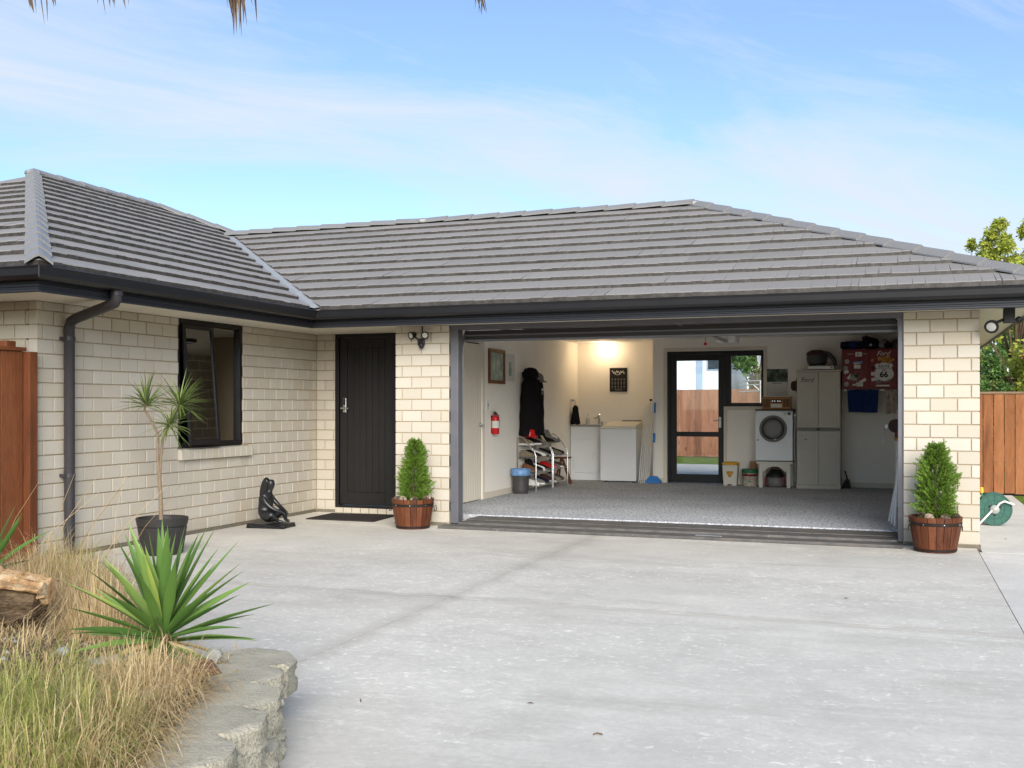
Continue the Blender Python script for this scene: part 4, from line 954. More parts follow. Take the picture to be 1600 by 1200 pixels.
for v_ in b.v:
    if v_.z > 0.15: v_.x = -3.925+(v_.x+3.925)*0.45
b.build('head', 'blue_plastic', bm_, bevel=0.008)
b = MB(); b.box(-4.06, -3.79, 17.63, 17.72, FL+0.002, 0.119); b.build('bristles', 'blue_plastic', bm_)

# --- along the rear wall
pb = thing('pedal_bin', 'white pedal bin with yellow lid and fruit motif', 'bin', (-2.60, 17.58, FL))
b = MB(); b.box(-2.725, -2.475, 17.46, 17.70, FL, 0.415)
for v_ in b.v:
    if v_.z < 0.2: v_.x = -2.60+(v_.x+2.60)*0.86; v_.y = 17.58+(v_.y-17.58)*0.86
b.build('body', 'offwhite', pb, bevel=0.015, seg=3)
b = MB(); b.lathe([(0.14, 0.4155), (0.145, 0.43), (0.13, 0.452), (0.07, 0.466), (0, 0.468)], -2.60, 17.58, 24, sx=1.0, sy=0.93); b.build('lid', 'yellow_plastic', pb, smooth=True)
b = MB(); b.lathe([(0.0, -0.003), (0.055, -0.003)], -2.60, 17.468, 14, axis='y', cz=0.275, wob=lambda a, z: 1+0.25*math.sin(3*a), cap=False); b.build('fruit_motif', 'print_flowers', pb)
part('pedal', 'leather_brown', pb, (-2.63, -2.57, 17.42, 17.475, 0.085, 0.10), bevel=0.004)
pc = thing('paint_pail', 'round pail with green lid band and red label between bin and white table', 'pail', (-2.29, 17.6, FL))
lpart('pail', 'print_label', pc, [(0, FL), (0.115, FL), (0.125, 0.285)], -2.29, 17.6, 22); lpart('band', 'green_plastic', pc, [(0.127, 0.285), (0.132, 0.29), (0.132, 0.345), (0.12, 0.35), (0, 0.352)], -2.29, 17.6, 22)
lpart('red_band', 'red_paint', pc, [(0.1245, 0.235), (0.1275, 0.27)], -2.29, 17.6, 22)
tpart('bail', 'steel', pc, [(-2.29+0.13*math.cos(a), 17.6-0.02-0.118*math.sin(a), 0.32-0.14*math.sin(a)) for a in [i*math.pi/12 for i in range(13)]], 0.004, 6)
cb = thing('cardboard_carton', 'small brown cardboard carton on the pail', 'carton', (-2.24, 17.62, 0.353)); part('box', 'cardboard', cb, (-2.29, -2.19, 17.57, 17.68, 0.353, 0.47), bevel=0.003); part('flap', 'cardboard', cb, (-2.292, -2.24, 17.569, 17.681, 0.4705, 0.474))
tbv = thing('dryer_stand', 'low white wooden stand with arched apron under the dryer', 'stand', (-1.86, 17.55, FL))
part('top', 'offwhite', tbv, (-2.15, -1.575, 17.28, 17.80, 0.455, 0.49), bevel=0.004)
for (xx, yy) in ((-2.11, 17.31), (-1.675, 17.31), (-2.11, 17.70), (-1.675, 17.70)): part('leg', 'offwhite', tbv, (xx, xx+0.06, yy, yy+0.06, FL, 0.4545), bevel=0.003)
b = MB(); N = 16; vs = []
for yy in (17.30, 17.309):
    for i in range(N+1):
        u_ = i/N; xx = -2.05+u_*0.375; vs.append((xx, yy, 0.454)); vs.append((xx, yy, 0.33+0.085*max(0, 1-((u_-0.5)/0.38)**2)**0.5))
fs = []
for i in range(N):
    a = 2*i; fs += [(a, a+1, a+3, a+2), (2*(N+1)+a, 2*(N+1)+a+2, 2*(N+1)+a+3, 2*(N+1)+a+1), (a+1, 2*(N+1)+a+1, 2*(N+1)+a+3, a+3)]
b.add(vs, fs); b.build('apron', 'offwhite', tbv)
dy = thing('clothes_dryer', 'white clothes dryer with round dark door on a white stand', 'dryer', (-1.87, 17.55, 0.49))
part('body', 'white_enamel', dy, (-2.165, -1.58, 17.31, 17.80, 0.505, 1.31), bevel=0.012, seg=3); part('top', 'dark_grey', dy, (-2.17, -1.575, 17.30, 17.80, 1.3105, 1.332), bevel=0.004)
part('foot', 'dark_grey', dy, (-2.15, -1.595, 17.33, 17.78, 0.4905, 0.5045))
cz = 1.02; rg_ = lpart('door_ring', 'grey_plastic', dy, [(0.215, -0.0), (0.217, -0.022), (0.205, -0.035), (0.19, -0.03), (0.178, -0.012)], -1.885, 17.309, 36, axis='y', cz=cz, cap=False)
lpart('door_seal', 'dark_grey', dy, [(0.177, -0.012), (0.155, -0.028), (0.15, -0.02)], -1.885, 17.309, 36, axis='y', cz=cz, cap=False)
lpart('door_window', 'grey_plastic', dy, [(0.149, -0.02), (0.12, -0.038), (0.115, -0.030), (0.06, -0.036), (0, -0.037)], -1.885, 17.309, 36, axis='y', cz=cz, cap=False)
lpart('door_rim', 'steel', dy, [(0.126, -0.040), (0.122, -0.044), (0.116, -0.040)], -1.885, 17.309, 36, axis='y', cz=cz, cap=False)
part('door_catch', 'white_plastic', dy, (-1.87, -1.83, 17.27, 17.285, 0.842, 0.856))
part('control_panel', 'print_white', dy, (-1.735, -1.60, 17.302, 17.3095, 1.235, 1.295), bevel=0.003)
lpart('timer_dial', 'dark_grey', dy, [(0.024, 0), (0.022, -0.015), (0.014, -0.016), (0, -0.016)], -1.635, 17.302, 16, axis='y', cz=1.265)
for xx in (-1.71, -1.68): part('switch', 'dark_grey', dy, (xx-0.003, xx+0.003, 17.298, 17.3015, 1.25, 1.28))
part('badge', 'dark_grey', dy, (-2.14, -2.11, 17.306, 17.3095, 0.83, 0.845))
rd = thing('wooden_radio', 'wooden retro radio standing on the dryer', 'radio', (-1.84, 17.45, 1.333))
part('case', 'radio_wood', rd, (-2.06, -1.62, 17.36, 17.58, 1.345, 1.52), bevel=0.01, seg=3); part('plinth', 'radio_wood', rd, (-2.075, -1.605, 17.345, 17.59, 1.3325, 1.3445), bevel=0.003)
part('top_trim', 'radio_wood', rd, (-2.07, -1.61, 17.35, 17.585, 1.5205, 1.532), bevel=0.003)
for xx in (-2.045, -1.735):
    part('speaker_grille', 'brown_leather', rd, (xx, xx+0.10, 17.352, 17.3595, 1.365, 1.50))
    for k in range(4): part('grille_bar', 'radio_wood', rd, (xx+0.012+k*0.022, xx+0.018+k*0.022, 17.348, 17.3518, 1.365, 1.50))
part('dial_face', 'offwhite', rd, (-1.925, -1.755, 17.354, 17.3595, 1.36, 1.42)); part('tuner', 'brown_leather', rd, (-1.925, -1.755, 17.354, 17.3595, 1.435, 1.495))
for xx in (-1.90, -1.865, -1.815, -1.78): lpart('knob', 'chrome', rd, [(0.011, 0), (0.010, -0.012), (0, -0.012)], xx, 17.354, 10, axis='y', cz=1.465)
va = thing('car_vacuum', 'red and grey vacuum cleaner stored under the white stand', 'vacuum cleaner', (-1.86, 17.55, FL))
b = MB(); b.lathe([(0, FL), (0.15, FL+0.005), (0.165, FL+0.05), (0.16, FL+0.14), (0.13, FL+0.17)], -1.87, 17.52, 22, sx=0.95, sy=0.8); b.build('tank', 'grey_plastic', va, smooth=True)
b = MB(); b.lathe([(0.155, FL+0.165), (0.16, FL+0.18), (0.15, FL+0.20), (0.10, FL+0.265), (0.04, FL+0.29), (0, FL+0.29)], -1.87, 17.52, 22, sx=0.95, sy=0.8); b.build('motor_head', 'black_plastic', va, smooth=True)
part('side_clip', 'red_paint', va, (-1.755, -1.715, 17.42, 17.46, FL+0.02, FL+0.17), bevel=0.008); part('side_clip', 'red_paint', va, (-2.03, -1.995, 17.42, 17.46, FL+0.02, FL+0.17), bevel=0.008)
tpart('handle', 'red_paint', va, [(-1.95, 17.52, FL+0.265), (-1.92, 17.50, FL+0.31), (-1.82, 17.50, FL+0.31), (-1.79, 17.52, FL+0.265)], 0.011)
cl = thing('wall_calendar', 'forest photo wall calendar above the wooden radio', 'calendar', (-1.88, BY-0.01, 1.55))
part('photo', 'print_forest', cl, (-2.059, -1.707, BY-0.006, BY-0.001, 1.785, 2.0)); part('month_sheet', 'paper', cl, (-2.059, -1.707, BY-0.006, BY-0.001, 1.55, 1.783))
part('month_title', 'grey_plastic', cl, (-1.96, -1.80, BY-0.0075, BY-0.0062, 1.755, 1.766))
for r_ in range(5): part('grid_line', 'grey_plastic', cl, (-2.04, -1.725, BY-0.0072, BY-0.0062, 1.575+r_*0.034, 1.5765+r_*0.034))
for c_ in range(8): part('grid_line', 'grey_plastic', cl, (-2.04+c_*0.0448, -2.0385+c_*0.0448, BY-0.0076, BY-0.0073, 1.575, 1.712))
# --- cupboard
cx0, cx1, cy0 = -1.516, -0.851, 17.30
cpb = thing('storage_cupboard', 'tall beige plastic storage cupboard with four doors', 'cupboard', ((cx0+cx1)/2, 17.55, FL))
part('carcass', 'cupboard_beige', cpb, (cx0, cx1, cy0+0.022, 17.80, FL, 1.93)); part('top', 'cupboard_beige', cpb, (cx0-0.008, cx1+0.008, cy0-0.005, 17.805, 1.9305, 1.96), bevel=0.006); part('plinth', 'cupboard_beige', cpb, (cx0-0.006, cx1+0.006, cy0-0.005, cy0+0.0215, FL, 0.135), bevel=0.004)
mid = (cx0+cx1)/2
for (a, b2) in ((cx0+0.006, mid-0.004), (mid+0.004, cx1-0.006)):
    for (z0, z1) in ((0.14, 0.985), (1.045, 1.925)):
        d_ = part('door', 'cupboard_beige', cpb, (a, b2, cy0, cy0+0.0215, z0, z1), bevel=0.005)
        part('door_panel', 'cupboard_beige', d_, (a+0.05, b2-0.05, cy0-0.006, cy0-0.0003, z0+0.06, z1-0.06), bevel=0.004)
part('middle_band', 'grey_plastic', cpb, (cx0+0.003, cx1-0.003, cy0-0.004, cy0+0.0215, 0.992, 1.038), bevel=0.004); part('latch', 'dark_grey', cpb, (mid-0.03, mid+0.03, cy0-0.014, cy0-0.0045, 1.0, 1.03), bevel=0.004)
part('keyhole', 'dark_grey', cpb, (cx0+0.12, cx0+0.155, cy0-0.010, cy0-0.0065, 0.85, 0.865))
text_part('Ford', 0.105, cx0+0.155, cy0-0.0075, 1.80, 'print_black', cpb, shear=0.4, sx=0.95)
hc = thing('brown_hat', 'brown felt hat hanging on the side of the beige cupboard', 'hat', (-1.56, 17.5, 1.6))
b = MB(); b.lathe([(0.125, 0.0), (0.128, -0.006), (0.085, -0.014), (0.078, -0.07), (0.05, -0.095), (0, -0.098)], cx0-0.010, 17.48, 22, axis='x', cz=1.71, sx=1.0, sy=1.0); b.build('felt', 'brown_leather', hc, smooth=True)
cordw = dy; tpart('power_cord', 'white_plastic', cordw, [(-1.553, 17.42, 1.22), (-1.553, 17.40, 1.1), (-1.562, 17.40, 0.8), (-1.56, 17.45, 0.55), (-1.55, 17.6, 0.2)], 0.008, 6); part('plug', 'white_plastic', cordw, (-1.572, -1.535, 17.40, 17.44, 1.22, 1.26), bevel=0.004)
ov = thing('halogen_cooker', 'glass bowl cooker with brown lid on a silver base on the beige cupboard', 'cooker', (-1.15, 17.5, 1.961))
part('base', 'steel', ov, (-1.36, -0.94, 17.34, 17.70, 1.9645, 2.03), bevel=0.012, seg=3); lpart('dial', 'dark_grey', ov, [(0.018, 0), (0.016, -0.014), (0, -0.014)], -0.985, 17.342, 12, axis='y', cz=1.998)
lpart('bowl', 'dark_grey', ov, [(0.09, 2.031), (0.15, 2.07), (0.165, 2.15), (0.16, 2.20)], -1.22, 17.52, 24)
lpart('tray_ring', 'chrome', ov, [(0.17, 2.031), (0.175, 2.038), (0.16, 2.045), (0.14, 2.036)], -1.18, 17.52, 24)
b = MB(); b.lathe([(0.165, 2.20), (0.17, 2.215), (0.15, 2.25), (0.08, 2.285), (0, 2.29)], -1.22, 17.52, 24, wob=lambda a, z: 1+0.05*math.sin(2*a+0.5)); b.build('lid', 'brown_leather', ov, smooth=True)
tpart('lid_arm', 'dark_grey', ov, [(-1.10, 17.5, 2.24), (-1.02, 17.5, 2.20), (-0.96, 17.5, 2.12), (-0.93, 17.5, 2.034)], [0.035, 0.04, 0.035, 0.025])
dps = thing('dustpan', 'black dustpan standing beside the foot of the beige cupboard', 'dustpan', (-0.77, 17.62, FL))
b = MB(); b.box(-0.84, -0.70, 17.52, 17.75, FL, 0.20)
for v_ in b.v:
    if v_.z > 0.15: v_.x = -0.76+(v_.x+0.76)*0.5; v_.y += 0.06
b.build('scoop', 'black_plastic', dps, bevel=0.008); tpart('handle', 'black_plastic', dps, [(-0.76, 17.69, 0.19), (-0.80, 17.74, 0.34)], 0.012)

# --- red tool cabinet with stickers
rx0, rx1, ry, rz0, rz1 = -0.832, 0.34, 17.40, 1.655, 2.285
ry_ = 17.40
rc = thing('tool_cabinet', 'dark red wall cabinet covered in stickers with a road shield', 'cabinet', (-0.3, 17.6, rz0))
part('carcass', 'red_paint', rc, (rx0, rx1, ry_, BY-0.002, rz0, rz1), bevel=0.004)
drs = []
for (a, b2) in ((rx0+0.006, -0.428), (-0.420, -0.018), (-0.010, rx1-0.006)):
    drs.append(part('door', 'red_paint', rc, (a, b2, ry_-0.02, ry_-0.0005, rz0+0.02, rz1-0.02), bevel=0.004))
fy = ry_-0.021
def sticker(d, cx, cz, w, h, rot, mat):
    b = MB(); b.box(cx-w/2, cx+w/2, fy-0.0015, fy, cz-h/2, cz+h/2); b.xf(Matrix.Translation((cx, 0, cz)) @ Matrix.Rotation(rot, 4, 'Y') @ Matrix.Translation((-cx, 0, -cz))); return b.build('sticker', mat, d)
def rsticker(d, cx, cz, r, mat):
    b = MB(); b.lathe([(r, 0.0), (r, -0.0015), (0, -0.0015)], cx, fy, 18, axis='y', cz=cz); return b.build('sticker', mat, d)
D0, D1, D2 = drs
sticker(D0, -0.58, 2.20, 0.10, 0.07, 0, 'paper'); text_part('K', 0.05, -0.59, fy-0.003, 2.20, 'print_black', D0)
sticker(D0, -0.70, 2.205, 0.10, 0.014, 0, 'pattern_cloth'); sticker(D0, -0.49, 2.205, 0.05, 0.014, 0, 'pattern_cloth')
rsticker(D0, -0.755, 2.09, 0.037, 'print_badge'); rsticker(D0, -0.765, 1.73, 0.037, 'print_badge')
sticker(D0, -0.59, 2.075, 0.14, 0.022, R(-4), 'bag_blue'); sticker(D0, -0.60, 2.055, 0.11, 0.016, R(-4), 'paper'); sticker(D0, -0.60, 2.005, 0.10, 0.06, R(2), 'paper'); sticker(D0, -0.58, 1.925, 0.12, 0.03, 0, 'leather_brown')
sticker(D0, -0.775, 1.985, 0.06, 0.06, R(20), 'print_badge'); sticker(D0, -0.765, 1.925, 0.07, 0.055, R(-15), 'paper'); sticker(D0, -0.715, 1.85, 0.04, 0.09, R(40), 'paper'); sticker(D0, -0.65, 1.835, 0.11, 0.09, R(8), 'print_badge'); sticker(D0, -0.60, 1.86, 0.09, 0.05, R(25), 'grey_cloth')
sticker(D0, -0.52, 1.78, 0.11, 0.045, R(-32), 'paper'); sticker(D0, -0.565, 1.725, 0.10, 0.06, R(4), 'paper'); sticker(D0, -0.63, 1.722, 0.08, 0.028, R(-8), 'offwhite')
text_part('Ford', 0.10, -0.22, fy-0.001, 2.205, 'print_white', D1, shear=0.4, sx=1.0)
for (cx_, cz_, r_) in ((-0.27, 2.125, 0.035), (-0.21, 2.115, 0.04), (-0.15, 2.13, 0.045), (-0.12, 2.09, 0.035), (-0.07, 2.11, 0.02), (-0.375, 2.10, 0.022)):
    b = MB(); b.lathe([(r_, -0.0004), (r_, -0.002), (0, -0.002)], cx_, fy, 12, axis='y', cz=cz_, wob=lambda a, z: 1+0.22*math.sin(5*a)); b.build('flower_sticker', 'print_flowers', D1)
sticker(D1, -0.375, 1.985, 0.025, 0.04, 0, 'navy_cloth'); sticker(D1, -0.365, 1.89, 0.06, 0.055, R(4), 'paper'); sticker(D1, -0.34, 1.805, 0.10, 0.05, R(-10), 'paper'); sticker(D1, -0.285, 1.765, 0.08, 0.045, 0, 'grey_cloth'); sticker(D1, -0.16, 1.775, 0.09, 0.03, R(-10), 'grey_cloth'); sticker(D1, -0.065, 1.77, 0.035, 0.05, R(30), 'brown_leather'); sticker(D1, -0.22, 1.705, 0.20, 0.022, 0, 'print_white')
sticker(D2, 0.03, 1.83, 0.05, 0.06, 0, 'paper')
# road shield
sh = [(0, -0.155), (0.03, -0.15), (0.06, -0.135), (0.10, -0.125), (0.135, -0.095), (0.148, -0.05), (0.142, -0.005), (0.122, 0.035), (0.118, 0.06), (0.138, 0.095), (0.112, 0.13), (0.085, 0.122), (0.06, 0.128), (0.03, 0.145), (0, 0.138)]
outl = sh+[(-a, b2) for a, b2 in reversed(sh[1:-1])]
def shield(scale, y0, y1, name, mat):
    b = MB(); n = len(outl); c0 = (-0.205, 1.925)
    vs = [(c0[0]+a*scale, y1, c0[1]+b2*scale) for a, b2 in outl]+[(c0[0]+a*scale, y0, c0[1]+b2*scale) for a, b2 in outl]+[(c0[0], y0, c0[1])]
    fs = [(k, (k+1) % n, n+(k+1) % n, n+k) for k in range(n)]+[(n+(k+1) % n, 2*n, n+k) for k in range(n)]
    b.add(vs, fs); bm = bmesh.new(); me = b.mesh(name, mat, worigin(D1)); bm.from_mesh(me); bmesh.ops.recalc_face_normals(bm, faces=bm.faces); bm.to_mesh(me); bm.free()
    o = bpy.data.objects.new(name, me); C.objects.link(o); o.parent = D1; return o
shield(1.0, fy-0.004, fy-0.0005, 'road_shield', 'print_white'); shield(0.965, fy-0.0048, fy-0.0041, 'shield_border', 'dark_grey'); shield(0.94, fy-0.0056, fy-0.0049, 'shield_face', 'print_white')
text_part('ROUTE', 0.052, -0.205, fy-0.0065, 2.005, 'print_black', D1, sx=0.95, bold=0.001); text_part('US', 0.042, -0.205, fy-0.0065, 1.945, 'print_black', D1, bold=0.001); text_part('66', 0.125, -0.205, fy-0.0065, 1.875, 'print_black', D1, bold=0.004)
part('shield_line', 'print_black', D1, (-0.315, -0.095, fy-0.0066, fy-0.0058, 1.973, 1.978))
tpart('towel_rail', 'chrome', rc, [(-0.80, ry_+0.06, rz0-0.02), (0.2, ry_+0.06, rz0-0.02)], 0.007); part('rail_bracket', 'white_plastic', rc, (-0.80, -0.77, ry_+0.03, ry_+0.09, rz0-0.035, rz0-0.0005)); part('rail_bracket', 'white_plastic', rc, (-0.26, -0.20, ry_+0.03, ry_+0.09, rz0-0.03, rz0-0.0005))
def towel(name, label, mat, x0, x1, z0, z1, y, seed):
    rr = random.Random(seed); b = MB(); NX, NZ = 16, 12; vs = []
    for sgn in (0, 1):
        for i in range(NZ+1):
            for k in range(NX+1):
                u_, w_ = k/NX, i/NZ
                dyv = 0.012*math.sin(u_*11+seed)*(0.3+w_)+0.006*math.sin(u_*23+w_*3)
                xx = x0+(x1-x0)*(u_*(1-0.08*w_)+0.04*w_)
                vs.append((xx, y+dyv+(0.016 if sgn else 0), z1+(z0-z1)*w_+0.006*math.sin(u_*5+seed)*w_))
    m = (NX+1)*(NZ+1); fs = []
    for i in range(NZ):
        for k in range(NX):
            a = i*(NX+1)+k; fs.append((a, a+NX+1, a+NX+2, a+1)); fs.append((m+a, m+a+1, m+a+NX+2, m+a+NX+1))
    for i in range(NZ):
        for k in (0, NX):
            a = i*(NX+1)+k; q = (a, m+a, m+a+NX+1, a+NX+1); fs.append(q if k == 0 else q[::-1])
    for k in range(NX):
        a = NZ*(NX+1)+k; fs.append((a, m+a, m+a+1, a+1)); fs.append((k+1, m+k+1, m+k, k))
    b.add(vs, fs); o = b.build(name, mat, smooth=True, angle=60); tag(o, label, 'towel', 'towels under the red cabinet')
towel('blue_towel', 'wide dark blue towel hanging below the red cabinet', 'blue_cloth', -0.755, -0.285, 1.285, 1.64, ry_+0.045, 1)
towel('patterned_towel', 'grey patterned towel hanging below the road shield door', 'pattern_cloth', -0.18, -0.02, 1.27, 1.64, ry_+0.045, 4)
towel('blue_towel', 'narrow blue towel right of the grey patterned towel', 'blue_cloth', -0.012, 0.12, 1.33, 1.64, ry_+0.045, 2)
sb = thing('sleeping_bag', 'rolled navy sleeping bag on top of the red cabinet', 'bag', (-0.68, 17.5, rz1))
lpart('roll', 'navy_cloth', sb, [(0, -0.16), (0.045, -0.16), (0.062, -0.13), (0.065, 0), (0.062, 0.17), (0.045, 0.20), (0, 0.20)], -0.70, 17.50, 18, axis='x', cz=rz1+0.065); lpart('strap', 'black_cloth', sb, [(0.067, -0.02), (0.068, 0.0), (0.067, 0.02)], -0.74, 17.50, 18, axis='x', cz=rz1+0.065); lpart('label_patch', 'blue_cloth', sb, [(0.0665, 0.02), (0.0665, 0.11)], -0.74, 17.5, 18, axis='x', cz=rz1+0.065)
def lump(name, mat, parent, c, r, seed, amp=0.18):
    rr = random.Random(seed); bm = bmesh.new(); bmesh.ops.create_icosphere(bm, subdivisions=3, radius=1); ph = [rr.uniform(0, 6) for _ in range(6)]
    for v_ in bm.verts:
        p = v_.co.copy(); f = 1+amp*(math.sin(3.1*p.x+ph[0])*math.sin(2.7*p.y+ph[1])+0.6*math.sin(5.3*p.z+ph[2])*math.sin(4.7*p.x+ph[3])+0.4*math.sin(9*p.y+ph[4]+7*p.z))
        q = Vector((p.x*r[0]*f, p.y*r[1]*f, p.z*r[2]*f)); q.z = max(q.z, -r[2]*0.8); v_.co = q+Vector(c)-worigin(parent)
    me = bpy.data.meshes.new(name); bm.to_mesh(me); bm.free(); me.materials.append(MATS[mat]); me.shade_smooth()
    o = bpy.data.objects.new(name, me); C.objects.link(o); o.parent = parent; return o
bg_ = thing('black_bag', 'bulky black gear bag in the middle on the red cabinet', 'bag', (-0.40, 17.5, rz1)); lump('body', 'black_cloth', bg_, (-0.40, 17.5, rz1+0.085), (0.14, 0.12, 0.10), 2); tpart('strap', 'black_cloth', bg_, [(-0.50, 17.46, rz1+0.10), (-0.52, 17.44, rz1+0.19), (-0.47, 17.44, rz1+0.20), (-0.42, 17.45, rz1+0.17)], 0.012); lpart('buckle', 'steel', bg_, [(0.02, 0), (0.018, -0.008), (0, -0.008)], -0.40, 17.375, 12, axis='y', cz=rz1+0.06)
bg_ = thing('grey_bundle', 'grey and white cloth bundle right of the black gear bag', 'bundle', (-0.19, 17.5, rz1)); lump('cloth', 'grey_cloth', bg_, (-0.19, 17.5, rz1+0.06), (0.10, 0.10, 0.07), 4); lump('dark_fold', 'black_cloth', bg_, (-0.15, 17.44, rz1+0.05), (0.07, 0.05, 0.05), 6)
bg_ = thing('dark_helmet', 'dark rounded helmet at the right end of the red cabinet', 'helmet', (0.0, 17.5, rz1)); lpart('shell', 'dark_grey', bg_, [(0.12, rz1), (0.125, rz1+0.05), (0.10, rz1+0.12), (0.05, rz1+0.15), (0, rz1+0.155)], 0.02, 17.52, 20); part('visor', 'black_plastic', bg_, (-0.05, 0.09, 17.385, 17.41, rz1+0.04, rz1+0.09), bevel=0.006)

# --- bench and vise along the right wall
wb_ = thing('work_bench', 'narrow white workbench along the right garage wall', 'workbench', (0.2, 15.6, FL))
part('top', 'radio_wood', wb_, (-0.045, 0.44, 14.6, 16.9, 0.93, 0.97), bevel=0.004); part('front_panel', 'white_plastic', wb_, (-0.03, -0.012, 14.65, 16.85, 0.09, 0.9295)); part('end_panel', 'white_plastic', wb_, (-0.011, 0.43, 14.65, 14.67, FL, 0.9295))
vi = thing('bench_vise', 'red-brown vise with handle bar on the workbench', 'vise', (-0.06, 15.3, 0.97))
part('base', 'red_paint', vi, (-0.04, 0.10, 15.2, 15.36, 0.9705, 1.03), bevel=0.01); lpart('drum', 'brown_leather', vi, [(0, -0.08), (0.085, -0.08), (0.095, -0.05), (0.095, 0.05), (0.06, 0.08), (0, 0.08)], -0.03, 15.27, 20, axis='y', cz=1.115)
part('jaw', 'steel', vi, (-0.17, -0.12, 15.22, 15.33, 1.07, 1.14), bevel=0.006); tpart('screw', 'steel', vi, [(-0.20, 15.27, 1.085), (-0.05, 15.27, 1.085)], 0.016); tpart('handle_bar', 'steel', vi, [(-0.19, 15.27, 1.13), (-0.195, 15.27, 0.88)], 0.009)
wr = thing('leaning_tubes', 'pale plastic tubes leaning just inside the right door jamb', 'tubes', (-0.03, 12.3, FL))
for k in range(3): tpart('tube', 'white_plastic', wr, [(-0.035-0.03*k, 12.2+0.25*k, FL), (0.02, 12.5+0.2*k, 1.0-0.15*k)], 0.014)
op = thing('opener_release', 'red emergency release handle hanging from the garage door opener', 'handle', (-2.32, 13.5, 2.17))
tpart('cord', 'red_gloss', op, [(-2.32, 13.5, 2.27), (-2.32, 13.5, 2.20)], 0.004); b = MB(); b.box(-2.34, -2.30, 13.49, 13.51, 2.165, 2.20); b.build('grip', 'red_gloss', op, bevel=0.006); part('trolley', 'white_plastic', op, (-2.35, -2.29, 13.46, 13.54, 2.2705, 2.30), bevel=0.004)
rail = thing('opener_rail', 'steel garage door opener rail under the ceiling', 'rail', (-2.32, 13.5, 2.30)); part('rail', 'steel', rail, (-2.345, -2.295, 11.5, 15.2, 2.3005, 2.335)); part('motor', 'white_plastic', rail, (-2.46, -2.18, 15.2, 15.6, 2.30, 2.45), bevel=0.02); part('hanger', 'steel', rail, (-2.33, -2.31, 15.3, 15.32, 2.4505, CZ-0.001))

# ================================================================ FRONT OBJECTS
def spray_conifer(parent, cx, cy, z0, z1, rfun, n, mat, seed, name='foliage', lean=0.0):
    rr = random.Random(seed); b = MB()
    for i in range(n):
        t_ = ((i+rr.random())/n)**0.95; z = z0+(z1-z0)*t_; a = rr.uniform(0, 6.283); R0 = rfun(t_)
        inner = rr.random() < 0.25
        lob = 1+0.24*math.sin(3*a+z*17+seed)+0.18*math.sin(5*a-z*31+seed*2); rad = R0*lob*(rr.uniform(0.2, 0.6) if inner else rr.uniform(0.66, 0.97)); L = rr.uniform(0.045, 0.095)*(0.8 if t_ > 0.85 else 1)
        p0 = Vector((cx+lean*t_*(z1-z0)+rad*math.cos(a), cy+rad*math.sin(a), z-0.02))
        out = Vector((math.cos(a)*rr.uniform(0.35, 0.9), math.sin(a)*rr.uniform(0.35, 0.9), rr.uniform(0.0, 0.9))).normalized()
        fan = out.cross(Vector((rr.uniform(-1, 1), rr.uniform(-1, 1), rr.uniform(-0.4, 0.4)))); fan = fan.normalized() if fan.length > 1e-3 else Vector((1, 0, 0)); nor = out.cross(fan)
        m = 9
        for k in range(m):
            u_ = k/(m-1); q = p0+out*L*u_+nor*0.012*math.sin(u_*3+i)
            for s_ in (-1, 1):
                ll = L*rr.uniform(0.26, 0.42)*(1.05-0.6*u_); d = (out*rr.uniform(0.7, 1.0)+fan*s_*rr.uniform(0.55, 0.95)+nor*rr.uniform(-0.35, 0.35)).normalized(); w = nor.cross(d)*0.0042+nor*0.0015
                b.add([q, q+d*ll*0.5+w, q+d*ll, q+d*ll*0.5-w], [(0, 1, 2, 3)])
    o = b.build(name, mat, parent); return o
